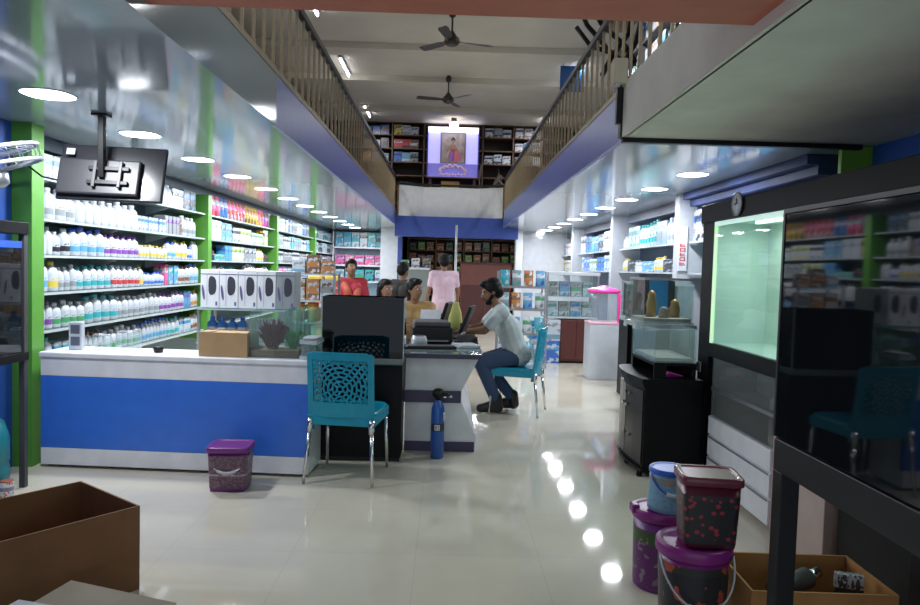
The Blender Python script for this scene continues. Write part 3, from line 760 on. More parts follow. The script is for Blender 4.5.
rel(MB(), 1.82, 2.17, 2.0, 4.775, 1.752, 1.762).build('display_ceiling', paleback, dc)
rel(MB(), 1.805, 1.815, 2.0, 4.79, .945, 1.745).build('glass_front', mglass('display_glass', (.85, .95, .92)), dc)
rel(MB(), 1.803, 1.822, 2.0, 4.80, 1.735, 1.762).build('top_light_strip', memit('strip_glow', (.62, .85, .78), .6), dc)
rel(MB(), 1.803, 1.822, 4.775, 4.80, .94, 1.735).build('side_light_strip', memit('strip_green', (.62, .85, .55), .6), dc)
for yy in (4.0, 2.6): rel(MB(), 1.95, 1.98, yy - .5, yy + .5, 1.735, 1.75).build('tube', memit('display_tube', (.85, 1., .92), 2), dc)
for yy in (4.2, 3.2, 2.4): arealight('display_lamp', (2.0 - 1.8, yy - 3.9, 1.73), .2, 3.2, (.93, 1, .96), sy=.7, parent=dc)
rel(MB(), 1.80, 2.3, 3.77, 4.72, 0.03, .455).build('drawer_carcass', white, dc)
for i, (z0, z1) in enumerate(((.335, .455), (.19, .325), (.035, .18))):
    dr = rel(MB(), 1.785, 1.80, 3.79, 4.71, z0, z1, .004).build('drawer', white, dc)
    if i: rel(MB(), 1.78, 1.787, 3.8, 4.70, z1 - .012, z1 - .002).build('drawer_groove', greym, dr)
rel(MB(), 1.79, 1.82, 3.745, 3.77, .0, .80).build('edge_strip', mat('dull_pink', (.48, .30, .30), .5), dc)
MB().box(-.055, .055, -.012, 0, -.035, .035, b=.004).build('switch_plate', wpl, dc, (-.008, 4.93 - 3.9, .62))
MB().box(-.012, 0, -.04, .04, 0, .07, b=.004).build('door_handle', greym, dc, (-.003, 4.95 - 3.9, .72))
md = thing('wall_clock', 'small round silvery clock on the black header over the lit display', 'clock', (1.777, 4.36, 1.845))
mm = MB()
ring = lambda r, x: [(x, r * math.cos(2 * PI * j / 28), r * math.sin(2 * PI * j / 28)) for j in range(28)]
mm.rings([ring(.072, 0), ring(.075, -.012), ring(.066, -.016), ring(.065, -.008)], cap1=False); mm.build('bezel', greym, md)
m2 = MB(); m2.rings([ring(.065, -.004), ring(.065, -.009)]); m2.build('dial', mat('dial_grey', (.55, .56, .60), .3, var=.4, scale=60), md)
MB().box(-.013, -.010, -.004, .004, 0, .035).box(-.013, -.010, 0, .03, -.004, .004).build('hands', blackm, md)

gt = thing('aquarium', 'low grey glass aquarium set over the white drawers of the lit cabinet', 'aquarium', (2.0, 4.24, .462))
MB().box(-.2, -.19, -.47, .47, 0, .385).box(-.19, .2, -.47, -.46, 0, .385).box(-.19, .2, .46, .47, 0, .385).build('glass', mglass('grey_glass', (.8, .82, .8), dens=.10), gt)
MB().box(-.19, .2, -.46, .46, 0, .16).build('gravel', mat('dull_gravel', (.16, .15, .13), .9, bump=.6, scale=50), gt)
MB().box(-.205, -.185, -.47, .47, .17, .19).build('rim', greym, gt)
MB().box(.10, .11, -.46, .46, .165, .38).build('backing', mat('reflection_grey', (.34, .32, .30), .5), gt)  # pale grey panel added in place of reflections on the unlit glass
bc = thing('base_cabinet', 'plain cream cabinet panel under the black rack', 'cabinet', (2.0, 3.5, 0))
MB().box(-.2, .2, -.25, .24, 0.0, .62, b=.004).build('panel', mat('cream_laminate', (.48, .38, .34), .5), bc)
MB().box(-.2, .2, -.25, .24, .625, .72, b=.004).build('countertop', mat('pink_edge', (.5, .24, .28), .5), bc)
bd = thing('base_cabinet', 'black low cupboard in shadow behind the orange carton', 'cabinet', (2.1, 2.6, 0))
MB().box(-.25, .3, -.9, .62, 0, .84).build('carcass', black, bd)
for yy in (-.88, -.13): MB().box(-.262, -.25, yy, yy + .73, .04, .80, b=.004).build('door', black, bd)
o = MB().lathe([(.03, 0), (.035, .02), (.032, .1), (.012, .13), (.012, .15)]).build('bottle', mat('dull_red', (.35, .03, .04), .4), None, (1.74, 2.36, 0.0)); tag(o, 'dull red bottle on the dark floor beside the orange carton', 'bottle')

# ------------------------------------------------------------------ black rack with dark aquarium, near the camera
rk = thing('aquarium_rack', 'black steel rack carrying the big dark aquarium', 'rack', (1.345, 1.74, 0))
rb = MB()
for y0, y1, x0, x1 in ((-.65, .53, -.265, -.20), (-.65, .53, .20, .265), (.465, .53, -.20, .20), (-.65, -.585, -.2, .2)): rb.box(x0, x1, y0, y1, .775, .878, b=.003)
rb.build('top_frame', mat('rack_grey', (.013, .013, .014), .4, spec=.3), rk)
for x in (-.265, .205):
    for y in (-.65, .468): MB().box(x, x + .06, y, y + .062, 0, .775, b=.003).build('leg', MATS['rack_grey'], rk)
MB().box(-.2, .2, -.585, .465, .80, .87).build('deck', black, rk)
ta = thing('aquarium', 'big dark glass aquarium mirroring the shop, on the black rack', 'aquarium', (1.345, 1.75, .879))
MB().box(-.255, .25, -.62, .545, .0, .728, b=.003).build('glass', tankdark, ta)
MB().box(-.258, .253, -.623, .548, .728, .742).build('rim', mat('rim_black', (.01, .01, .01), .4), ta)
MB().box(-.258, -.25, .537, .549, 0, .728).build('edge_seal', mat('seal_dark', (.02, .022, .022), .4), ta)

# ------------------------------------------------------------------ steel rack on the other side
lr = thing('aquarium_rack', 'black steel rack standing by the blue wall next to the green pillar', 'rack', (-2.675, 3.72, 0))
for x in (-.155, .115):
    for y in (-.6, .55): MB().box(x, x + .035, y, y + .035, 0, 1.6, b=.002).build('leg', darkgrey, lr)
for z0, z1 in ((1.53, 1.6), (.775, .825)):
    MB().box(-.155, .155, -.6, .59, z0, z1, b=.003).build('shelf_frame', black, lr)
MB().box(-.03, .03, .592, .597, 1.55, 1.59).build('socket_plate', wpl, lr, (.08, 0, 0))
o = thing('aquarium', 'dark aquarium on the steel rack by the blue wall', 'aquarium', (-2.675, 3.72, .827))
MB().box(-.14, .14, -.55, .54, 0, .62, b=.003).build('glass', tankdark, o)
MB().box(-.142, .142, -.552, .542, .62, .66).build('rim', bluepl, o)
wb = thing('water_bottle', 'big teal water bottle with white top under the steel rack', 'bottle', (-2.68, 4.14, 0))
MB().lathe([(.11, 0), (.125, .02), (.125, .16), (.118, .18), (.125, .2), (.125, .34), (.10, .42), (.04, .47), (.035, .5)]).build('bottle_body', mat('teal_bottle', (.02, .22, .27), .3), wb)
MB().lathe([(.042, .49), (.05, .5), (.05, .55), (.03, .56)]).build('cap', wpl, wb)
tn = thing('tin', 'small white and red tin on the floor by the rack leg', 'tin', (-2.53, 4.10, 0))
MB().lathe([(.036, 0), (.038, .004), (.038, .085), (.036, .09)]).build('tin_body', mprint('tin_print', (.6, .65, .7), (.1, .25, .5), (.5, .1, .05)), tn)
MB().lathe([(.034, .09), (.037, .096), (.02, .097)]).build('lid', mat('tin_lid', (.35, .1, .06), .4), tn)

# ------------------------------------------------------------------ wall fan on the blue wall, TV on its pole
wf = thing('wall_fan', 'silver wall fan tilted down beside the green pillar', 'fan', (-2.70, 4.22, 1.955))
tilt = Matrix.Rotation(math.radians(-14), 4, 'Y') @ Matrix.Rotation(math.radians(10), 4, 'X')
fm = MB()
for z in (.045, -.045):
    fm.tube([tilt @ Vector((.27 * math.cos(2 * PI * j / 28), (.27) * math.sin(2 * PI * j / 28), z)) for j in range(28)], .013, 6, closed=True)
for j in range(28):
    a = 2 * PI * j / 28; c, q = math.cos(a), math.sin(a)
    fm.tube([tilt @ Vector((.05 * c, .05 * q, .075)), tilt @ Vector((.15 * c, .15 * q, .065)), tilt @ Vector((.27 * c, .27 * q, .03)), tilt @ Vector((.27 * c, .27 * q, -.03)), tilt @ Vector((.15 * c, .15 * q, -.065)), tilt @ Vector((.05 * c, .05 * q, -.08))], .003, 4)
fm.build('cage', mat('fan_silver', (.55, .58, .65), .3, .3), wf)
for k in range(3):
    a = k * 2 * PI / 3; b = MB(); rr = []
    for r, w in ((.04, .03), (.12, .075), (.24, .07)):
        rr.append([tilt @ Vector((r * math.cos(a) - s_ * w * math.sin(a), r * math.sin(a) + s_ * w * math.cos(a), s_ * .012 + dz)) for s_, dz in ((-1, 0), (1, 0), (1, .003), (-1, .003))])
    b.rings(rr, sm=False); b.build('blade', mat('fan_blade', (.12, .14, .2), .3), wf)
b = MB(); b.rings([[tilt @ Vector((r * math.cos(2 * PI * j / 20), r * math.sin(2 * PI * j / 20), z)) for j in range(20)] for z, r in ((-.17, .03), (-.15, .065), (-.09, .075), (-.07, .05))]); b.build('motor', greym, wf)
MB().tube([(0, 0, -.12), (-.08, 0, -.1), (-.15, 0, .06)], .014).box(-.16, -.145, -.04, .04, .0, .1).build('bracket', greym, wf)

tv = thing('television', 'black flat television seen from behind, hanging from the ceiling on a pole', 'television', (-2.08, 4.42, 1.92))
Mt = Matrix.Rotation(math.radians(-16), 4, 'X') @ Matrix.Rotation(math.radians(3), 4, 'Z')
def tvb(x0, x1, y0, y1, z0, z1, b=.006):
    m = MB().box(x0, x1, y0, y1, z0, z1, 0, b); m.v = [tuple(Mt @ Vector(v)) for v in m.v]; return m
tvm = mat('tv_back', (.03, .03, .035), .22, coat=.6)
tvb(-.315, .315, -.0, .03, -.175, .185, .01).build('screen_housing', tvm, tv)
tvb(-.305, .18, -.035, .0, -.15, .08, .012).build('rear_cover', mat('tv_rear', (.035, .035, .04), .4), tv)
tvb(-.30, .30, .03, .034, -.16, .17, 0).build('screen', tankdark, tv)
tvb(-.12, .12, -.055, -.035, .0, .025, .003).build('mount_bar', blackm, tv)
tvb(-.12, .12, -.055, -.035, -.09, -.065, .003).build('mount_bar', blackm, tv)
for x in (-.09, .06): tvb(x, x + .02, -.06, -.04, -.11, .06, .003).build('mount_rail', darkgrey, tv)
MB().box(-.055, -.02, -.07, -.03, -.03, .38, b=.003).box(-.08, .01, -.1, -.02, .335, .349).build('pole', blackm, tv)
tvb(-.27, -.22, -.037, -.034, .10, .14, 0).build('sticker', wpl, tv)
cbz = MB().tube([(-2.86, 4.66, 2.05), (-2.7, 4.6, 1.98), (-2.55, 4.5, 1.90), (-2.4, 4.45, 1.87), (-2.33, 4.43, 1.89)], .006, 6).build('power_cable', blackm)
tag(cbz, 'black power cable sagging from the green pillar to the television', 'cable')

# ------------------------------------------------------------------ buckets
def bucket(name, label, loc, r0, r1, h, body, lid, band=None, bz=(.12, .72), rz=0, handle=None, e=2., d=1., cat='bucket'):
    t = thing(name, label, cat, loc, rz)
    P = lambda f: (h * f, r0 + (r1 - r0) * f, (r0 + (r1 - r0) * f) * d)
    MB().loft([(0, r0 * .95, r0 * .95 * d), P(.02), P(.9)], n=32, e=e).build('bucket_body', body, t)
    MB().loft([(h * .87, r1 * 1.04, r1 * 1.04 * d), (h * .88, r1 * 1.07, r1 * 1.07 * d), (h * .97, r1 * 1.07, r1 * 1.07 * d), (h * .99, r1 * 1.02, r1 * 1.02 * d), (h * .985, r1 * .9, r1 * .9 * d), (h * .97, r1 * .86, r1 * .86 * d)], n=32, e=e).build('lid', lid, t)
    if band:
        z0, z1 = bz
        MB().loft([(P(z0)[0], P(z0)[1] * 1.012, P(z0)[2] * 1.012), (P(z1)[0], P(z1)[1] * 1.012, P(z1)[2] * 1.012)], n=32, e=e, cap0=False, cap1=False).build('label', band, t)
    if handle:
        k = 14; pts = [(-r1 * 1.05 * math.cos(PI * i / k), -r1 * d * (.25 + .86 * math.sin(PI * i / k)), h * (.86 - .42 * math.sin(PI * i / k))) for i in range(k + 1)]
        hd = MB().tube(pts, .004, 6).build('handle', handle, t)
        mid = pts[k // 2 - 2:k // 2 + 3]
        MB().tube(mid, .009, 8).build('grip', wpl, hd)
    return t
bucket('food_bucket', 'square purple bucket with lid standing against the blue-striped counter', (-1.315, 4.37, 0), .110, .122, .278, purple, purple,
       mprint('bk_print', (.12, .06, .10), (.42, .36, .38), (.20, .12, .16), .38, .44, 16, .52), (.08, .80), rz=.05, e=7., d=.9, handle=mat('wire', (.5, .5, .5), .3, .6))
pb = bucket('food_bucket', 'tall round purple bucket under the small blue-lidded bucket', (.985, 3.12, 0), .110, .118, .36, purple, magenta, mprint('bk2', (.13, .02, .14), (.05, .10, .03), (.24, .18, .22), .75, .98, 6, .60), (.06, .76))
MB().box(-.135, -.10, -.03, .03, .33, .37, b=.008).build('lug', magenta, pb)
bucket('food_bucket', 'small light blue bucket with bright blue lid on top of the tall purple bucket', (1.01, 3.09, .357), .092, .084, .19, ltblue, bluepl, mprint('bk3', (.20, .38, .52), (.38, .26, .18), (.16, .32, .45), .8, 1.1, 8, .55), (.1, .8), handle=bluepl)
bucket('food_bucket', 'wide magenta bucket with black picture label and white handle at the orange carton', (.975, 2.66, 0), .118, .134, .39, magenta, magenta, mprint('bk4', (.02, .02, .025), (.03, .03, .03), (.42, .07, .05), .9, 1., 5, .60), (.05, .82), handle=wpl)
bucket('food_bucket', 'square dark red bucket printed with red berries, on the wide magenta bucket', (1.01, 2.64, .386), .095, .108, .272, mat('dark_red_plastic', (.11, .012, .03), .3), mat('dull_red_lid', (.17, .03, .05), .25), mprint('bk5', (.022, .022, .024), (.03, .03, .03), (.38, .03, .06), .9, 1., 7, .30, vor=True), (.06, .74), rz=-.12, e=7., d=.85)

# ------------------------------------------------------------------ cartons
carton('carton', 'large open brown carton with a folded-down flap, near the entrance', (-1.71, 2.835, 0), .75, .52, .36, cardd, .91, (('f', 268, .2), ('l', 250, .2)), t=.008)
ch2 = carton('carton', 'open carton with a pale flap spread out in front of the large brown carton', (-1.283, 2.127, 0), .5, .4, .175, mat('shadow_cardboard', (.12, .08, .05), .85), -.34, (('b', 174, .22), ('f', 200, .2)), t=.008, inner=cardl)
for i in range(3):
    o = MB().box(-.10, .10, -.07, .07, 0, .078, b=.003).build('paper_pad', wpl if i != 1 else mat('pale_blue_paper', (.45, .6, .7), .6), None, (-1.336, 2.265, 0.010 + .079 * i), -.34 + .04 * i)
    tag(o, f'pad of printed paper in the front carton, {("lowest","middle","topmost")[i]} of three', 'paper pad', 'paper pads in the carton')
carton('carton', 'open orange-brown carton behind the black rack leg', (1.40, 2.66, 0), .53, .36, .265, cardo, -.03, (), t=.008)
o = thing('product_bottle', 'dark bottle with a shiny top lying in the orange carton', 'bottle', (1.40, 2.68, .16), .3)
MB().tube([(-.12, 0, .03), (.06, .02, .06)], .04, 16).build('bottle_body', darkgrey, o); MB().tube([(.06, .02, .06), (.12, .028, .072)], .022, 14).build('cap', chrome, o)
o = thing('product_box', 'black and white printed packet leaning in the orange carton', 'packet', (1.56, 2.62, .10), -.3)
MB().box(-.05, .05, -.015, .015, 0, .18, b=.004).build('packet_body', mprint('bwp', (.5, .5, .52), (.03, .03, .03), (.05, .05, .06), .5, .7, 7, .5), o)
o = MB().box(-.2, .12, -.12, .10, 0, .10, b=.006).build('product_box', darkgrey, None, (1.42, 2.66, .009), .1); tag(o, 'dark box at the bottom of the orange carton', 'box')

# ------------------------------------------------------------------ black fish-tank cabinet and its tanks
fc = thing('tank_cabinet', 'black bow-fronted cabinet with two doors under the clear glass tank', 'cabinet', (1.36, 4.78, 0))
foot = [(.01, 0), (.40, 0), (.40, .74), (.06, .74), (.015, .66), (-.02, .45), (-.022, .25)]
def prism(m, fp, z0, z1, k=1.): m.rings([[(x, y, z0) for x, y in fp], [(x, y, z1) for x, y in fp]], sm=False); return m
prism(MB(), foot, .055, .62).build('carcass', black, fc)
big = [(x - .014 if x < .2 else x + .0, y - .012 if y < .2 else y + .012) for x, y in foot]
prism(prism(MB(), big, .62, .645), [(x - .012 if x < .2 else x, y - .008 if y < .2 else y + .01) for x, y in big], .645, .682).build('cabinet_top', black, fc)
prism(MB(), big, .04, .06).build('plinth_rail', black, fc)
for x, y in ((.0, .03), (.0, .36), (.06, .68), (.38, .04), (.38, .7)): MB().lathe([(.016, 0), (.022, .01), (.018, .042)], x, y, 12).build('foot', black, fc)
for (p, q, sx) in (((.008, .02), (-.021, .35), 0), ((-.0215, .36), (.012, .66), 1)):
    m = MB(); P, Q = Vector((*p, 0)), Vector((*q, 0)); dd = (Q - P).normalized(); nn = Vector((-dd.y, dd.x, 0)) * .008
    if nn.x > 0: nn = -nn
    pts = [P, P + (Q - P) * .5 + nn * .6, Q]
    m.rings([[(a.x, a.y, .08), (a.x + nn.x, a.y + nn.y, .085), (a.x + nn.x, a.y + nn.y, .595), (a.x, a.y, .60)] for a in pts], sm=False)
    dr = m.build('door', mat('cab_door', (.012, .011, .011), .25, spec=.4), fc)
    y = .31 if sx == 0 else .41
    MB().ell((-.037, y, .45), .012, .012, .012).tube([(-.037, y, .45), (-.02, y, .45)], .005).build('knob', chrome, dr)
    for z in (.24, .54):
        MB().ell((-.034, y - .05, z), .006, .008, .014).build('stud', greym, dr)
tk = tank('aquarium', 'clear glass tank on the black bow-fronted cabinet', 'aquarium', (1.585, 5.12, .79), .29, .58, .235, mglass('milky_glass', (.9, .95, .95), dens=.13), None)
MB().box(-.13, .13, -.27, .27, .009, .03).build('gravel', mat('pale_gravel', (.38, .36, .30), .9, bump=.5, scale=60), tk)
sb = thing('tank_stand', 'black base frame raising the clear tank, open at the front', 'stand', (1.585, 5.12, .683))
for y0, y1, x0, x1 in ((-.29, -.27, -.145, -.06), (-.29, .29, .125, .145), (.27, .29, -.145, .125)): MB().box(x0, x1, y0, y1, 0, .085).build('side_board', black, sb)
MB().box(-.15, .15, -.295, .295, .086, .104).build('top_board', black, sb)
o = MB(); o.rings([[(-.07, -.03, .0), (.07, .0, 0), (.07, .02, .006), (-.07, .0, .012)], [(-.06, -.06, .035), (.05, -.04, .01), (.05, -.03, .016), (-.06, -.045, .045)]], sm=False)
o = o.build('plastic_packet', mat('magenta_film', (.6, .06, .4), .3), None, (1.60, 4.9, .684)); tag(o, 'crumpled magenta plastic packet under the clear tank', 'packet')
# decorated tank behind
ds = thing('tank_stand', 'black stand under the decorated blue-backed tank', 'stand', (1.78, 5.87, 0))
MB().box(-.22, .22, -.27, .27, .96, 1.0, b=.004).build('top_board', wshelf, ds)
for x in (-.21, .17):
    for y in (-.26, .22): MB().box(x, x + .04, y, y + .04, 0, .96).build('leg', black, ds)
de = tank('aquarium', 'decorated tank with bright blue backing and golden ornaments', 'aquarium', (1.78, 5.87, 1.002), .40, .46, .36, glass, wshelf, rimh=.012)
MB().box(-.18, -.042, .20, .21, .01, .34).build('backing', mat('deep_backing', (.015, .03, .03), .4), de)
MB().box(-.04, .12, .20, .21, .01, .34).build('backing', mat('blue_backing', (.0, .34, .80), .3), de)
MB().box(.122, .18, .20, .21, .01, .34).build('backing', MATS['deep_backing'], de)
MB().box(-.19, .19, -.21, .19, .009, .04).build('gravel', MATS['pale_gravel'], de)
gold = mat('gold_ornament', (.42, .27, .08), .4, .2)
for x, y, h_, l in ((-.07, .02, .22, 'tall golden rock ornament in the blue-backed tank'), (.12, .0, .15, 'short golden rock ornament in the blue-backed tank'), (.0, -.1, .09, 'small pale stone ornament in the blue-backed tank')):
    b = MB(); b.loft([(0, .045, .04), (h_ * .25, .035, .035), (h_ * .45, .048, .04), (h_ * .7, .03, .03), (h_ * .85, .034, .03), (h_, .008, .008)], n=10, e=2.6)
    o = b.build('rock_ornament', gold if h_ > .1 else cardl, None, (1.78 + x, 5.87 + y, 1.043)); tag(o, l, 'ornament')
# dim tanks between
for i, (x, y, lab) in enumerate(((2.10, 7.0, 'clear tank with dark backing and a green bottle inside, past the decorated tank'), (2.30, 8.0, 'dark-backed tank beside the pink-lidded drum'))):
    s_ = thing('tank_stand', ('black stand under the tank holding the green bottle', 'black stand under the tank beside the pink-lidded drum')[i], 'stand', (x, y, 0))
    MB().box(-.28, .28, -.24, .24, .86, .90, b=.004).build('top_board', wshelf, s_)
    MB().box(-.28, .28, -.22, .24, .0, .86, b=.004).build('carcass', black, s_)
    k = tank('aquarium', lab, 'aquarium', (x, y, .902), .54, .44, .40, glass, wshelf, rimh=.015)
    MB().box(-.25, .25, .19, .2, .01, .38).build('backing', MATS['deep_backing'], k)
o = thing('bottle', 'green bottle inside the dark-backed tank past the decorated tank', 'bottle', (2.0, 6.95, .912)); MB().loft([(0, .05, .04), (.16, .05, .04), (.2, .02, .02), (.22, .02, .02)], n=16, e=2.5).build('bottle_body', mat('bright_green', (.02, .3, .08), .3), o); MB().lathe([(.024, .215), (.024, .245), (.012, .25)]).build('cap', wpl, o)
# white pedestal with clear drum and pink lid
pd = thing('pedestal', 'white square pedestal with pink rim under the clear drum', 'pedestal', (2.06, 9.3, 0))
MB().box(-.2, .2, -.18, .2, 0, .72, b=.01).build('pedestal_body', wpl, pd); MB().box(-.205, .205, -.185, .205, .722, .755, b=.008).build('rim', palepink, pd)
dm = thing('fish_drum', 'clear plastic drum with bright pink lid on the white pedestal', 'drum', (2.06, 9.3, .757))
MB().loft([(0, .16, .16), (.02, .18, .18), (.36, .18, .18), (.38, .17, .17)], n=24, e=3, cap1=False).build('drum_body', glassc, dm)
MB().loft([(.37, .19, .19), (.385, .21, .21), (.41, .21, .21), (.435, .15, .15), (.45, .06, .06), (.47, .05, .05)], n=24, e=2.6).build('lid', pinkpl, dm)
MB().box(.15, .185, -.19, -.175, .0, .37).build('clip', pinkpl, dm)
# maroon cupboard with glass showcase, boxes
mc = thing('cupboard', 'low maroon wooden cupboard under the glass showcase', 'cupboard', (1.98, 11.0, 0))
MB().box(-.24, .24, -.27, .3, 0.03, .68).build('carcass', maroon, mc)
for x in (-.235, .003): MB().box(x, x + .232, -.285, -.27, .06, .66, b=.004).build('door', maroon, mc)
MB().box(-.23, .23, -.25, .28, 0, .03).build('plinth', black, mc)
sh = thing('showcase', 'frontal glass showcase with metal frame over the maroon cupboard', 'showcase', (1.9, 11.0, .70))
MB().box(-.4, .4, -.3, .3, -.015, .012).build('bottom', wshelf, sh)
MB().box(-.41, .41, -.31, .31, .64, .69, b=.005).build('top', wpl, sh)
fr = MB()
for x in (-.4, .375):
    for y in (-.3, .275): fr.box(x, x + .025, y, y + .025, .012, .64)
fr.build('frame', greym, sh)
MB().box(-.375, .375, -.296, -.29, .012, .64).build('glass_front', glass, sh)
MB().box(-.37, .37, -.26, .27, .31, .32).build('shelf', wshelf, sh)
for k in range(2):
    for j in range(4):
        cc = (('white', 'grey', 'teal'), ('grey', 'white', 'brown'), ('sky', 'white', 'blue'), ('white', 'green', 'grey'))[(j + k) % 4]
        put_box(.15, .14, .22, *cc, (1.9 - .27 + .18 * j, 10.98, .714 + .308 * k), 0, f'{cc[0]} product box, {nth(j+1)} along the {("lower","upper")[k]} level of the glass showcase', 'boxes in the glass showcase', j)
for j, (x, z, w, h_, c3) in enumerate(((1.59, 0, .26, .34, ('blue', 'sky', 'white')), (1.59, .342, .28, .32, ('white', 'sky', 'grey')), (1.36, 0, .16, .36, ('white', 'grey', 'sky')), (1.34, .362, .18, .28, ('sky', 'white', 'blue')))):
    put_box(w, .25, h_, *c3, (x, 10.8, z), 0, f'{("blue box on the floor next to the maroon cupboard", "white box on the blue box next to the maroon cupboard", "narrow white box on the floor beside the blue box", "pale blue box on the narrow white box")[j]}', 'floor boxes beside the cupboard', j)
# wire display racks behind the seated man
wr = thing('wire_rack', 'grey wire display rack hung with packets behind the seated man', 'rack', (1.08, 10.2, 0))
for x in (-.36, .34):
    for y in (-.14, .12): MB().box(x, x + .02, y, y + .02, 0, 1.38).build('post', greym, wr)
for z in (.12, .47, .82, 1.14): 
    m = MB()
    for i in range(9): m.box(-.36 + .085 * i, -.352 + .085 * i, -.14, .14, z, z + .008)
    m.box(-.36, .36, -.145, -.137, z, z + .03); m.box(-.36, .36, .137, .145, z, z + .03); m.build('wire_shelf', greym, wr)
for k, z in enumerate((.13, .48, .83, 1.15)):
    for j in range(4):
        cc = (('sky', 'white', 'blue'), ('grey', 'white', 'teal'), ('white', 'green', 'grey'), ('orange', 'brown', 'white'), ('teal', 'sky', 'white'))[(j * 2 + k * 3) % 5]
        o = link('packet', pouch_mesh(.14, .24, *cc), None, (1.08 - .26 + .17 * j, 10.15, z + .008), 0); tag(o, f'{cc[0]} packet, {nth(j+1)} along the {("lowest","second","third","highest")[k]} level of the wire rack', 'packet', 'packets on the wire rack')

# ------------------------------------------------------------------ rack and goods standing on / behind the counter
gr = thing('glass_rack', 'glass-topped rack carrying the row of pump boxes', 'rack', (-1.60, 5.78, 0))
MB().box(-.36, .36, -.22, .22, 1.02, 1.034).build('top_shelf', mat('rack_glass', (.35, .45, .46), .1), gr)
MB().box(-.36, .36, -.22, .22, .755, .77).build('lower_shelf', MATS['rack_glass'], gr)
for x in (-.355, .335):
    for y in (-.21, .19): MB().box(x, x + .02, y, y + .02, 0, 1.02).build('post', greym, gr)
PB = None
for i in range(5):
    t = thing('pump_box', f'white pump box printed with a dark pump picture, {nth(i+1)} along the glass rack' if i < 4 else 'grey pump box at the end of the glass rack row', 'box', (-1.865 + .148 * i, 5.66, 1.036), 0, 'pump boxes on the glass rack')
    if PB is None:
        m = MB().box(-.072, .072, -.07, .16, 0, .30, b=.003)
        p = MB(); n = 16
        p.poly([(.010 + .042 * math.cos(2 * PI * j / n) * (1.0 if math.cos(2 * PI * j / n) > 0 else .5), -.0715, .175 + .075 * math.copysign(abs(math.sin(2 * PI * j / n)) ** .6, math.sin(2 * PI * j / n))) for j in range(n)])
        d2 = MB(); d2.poly([(-.05 + .010 * math.cos(2 * PI * j / n) - .008 * math.sin(2 * PI * j / n), -.0715, .12 + .06 * math.sin(2 * PI * j / n)) for j in range(n)])
        d2.box(-.07, .07, -.0718, -.0712, .262, .268); d2.box(-.022, -.020, -.0718, -.0712, .02, .26); d2.box(.045, .06, -.0718, -.0712, .02, .05)
        PB = (m.mesh('carton_body', white), m.mesh('carton_body', mat('grey_carton', (.32, .36, .38), .4)), p.mesh('picture', mat('pump_dark', (.05, .05, .07), .4)), d2.mesh('print', mat('print_violet', (.14, .12, .28), .4)))
    link('carton_body', PB[1] if i == 4 else PB[0], t); link('picture', PB[2], t); link('print', PB[3], t)
for j in range(8):
    col = 'sky' if j < 4 else 'grey'
    put_jug('blue' if j < 4 else 'slim', col, (-1.87 + .08 * j + (.06 if j > 3 else 0), 5.68, .772), 0, f'{"blue" if j < 4 else "white"} bottle under the pump boxes, {nth(j % 4 + 1)} of four', 'bottles under the pump boxes')
# empty clear tank stack behind the planted tank
tank('aquarium', 'empty clear tank on the lower level beside the bottles under the pump boxes', 'aquarium', (-1.09, 5.42, .76), .22, .3, .30, glassg, None)
ts = thing('side_table', 'dark side table under the empty clear tank behind the counter', 'table', (-1.13, 5.42, 0)); MB().box(-.09, .17, -.17, .17, .73, .757).build('tabletop', darkgrey, ts)
for x in (-.09, .13):
    for y in (-.16, .13): MB().box(x, x + .03, y, y + .03, 0, .73).build('leg', darkgrey, ts)
# food rack with orange-lidded jars
fr_ = thing('food_rack', 'open rack of pet food jars and picture packs behind the counter', 'rack', (-1.28, 6.55, 0))
for z in (.86, 1.06, 1.30): MB().box(-.16, .26, -.15, .15, z, z + .015).build('shelf', wshelf, fr_)
for x in (-.17, .25):
    for y in (-.15, .13): MB().box(x, x + .02, y, y + .02, 0, 1.33).build('post', greym, fr_)
jb = MB().lathe([(.045, 0), (.05, .01), (.05, .13), (.042, .145)]).mesh('jar_body', mat('jar_yellow', (.62, .38, .10), .3)); jl = MB().lathe([(.048, .14), (.05, .145), (.05, .17), (.03, .175)]).mesh('lid', mat('jar_lid_orange', (.6, .2, .03), .3))
for j in range(3):
    t = thing('food_jar', f'yellow food jar with orange lid, {nth(j+1)} on the food rack', 'jar', (-1.35 + .125 * j, 6.5, .876), 0, 'orange-lidded jars'); link('jar_body', jb, t); link('lid', jl, t)
for j in range(3):
    cc = (('white', 'brown', 'orange'), ('orange', 'brown', 'white'), ('white', 'grey', 'brown'), ('sky', 'white', 'dark'))[j]
    put_box(.118, .12, .19, *cc, (-1.35 + .128 * j, 6.5, 1.076), 0, f'{cc[0]} pet food pack with {cc[1]} picture, middle level of the food rack', 'packs on the food rack', j)
for j in range(3):
    cc = (('white', 'sky', 'grey'), ('brown', 'orange', 'white'), ('orange', 'brown', 'white'), ('white', 'brown', 'dark'))[j]
    put_box(.118, .12, .12 + .05 * (j == 1), *cc, (-1.35 + .128 * j, 6.5, 1.316), 0, f'{cc[0]} pack with {cc[1]} picture, topmost level of the food rack', 'packs on the food rack', j + 1)

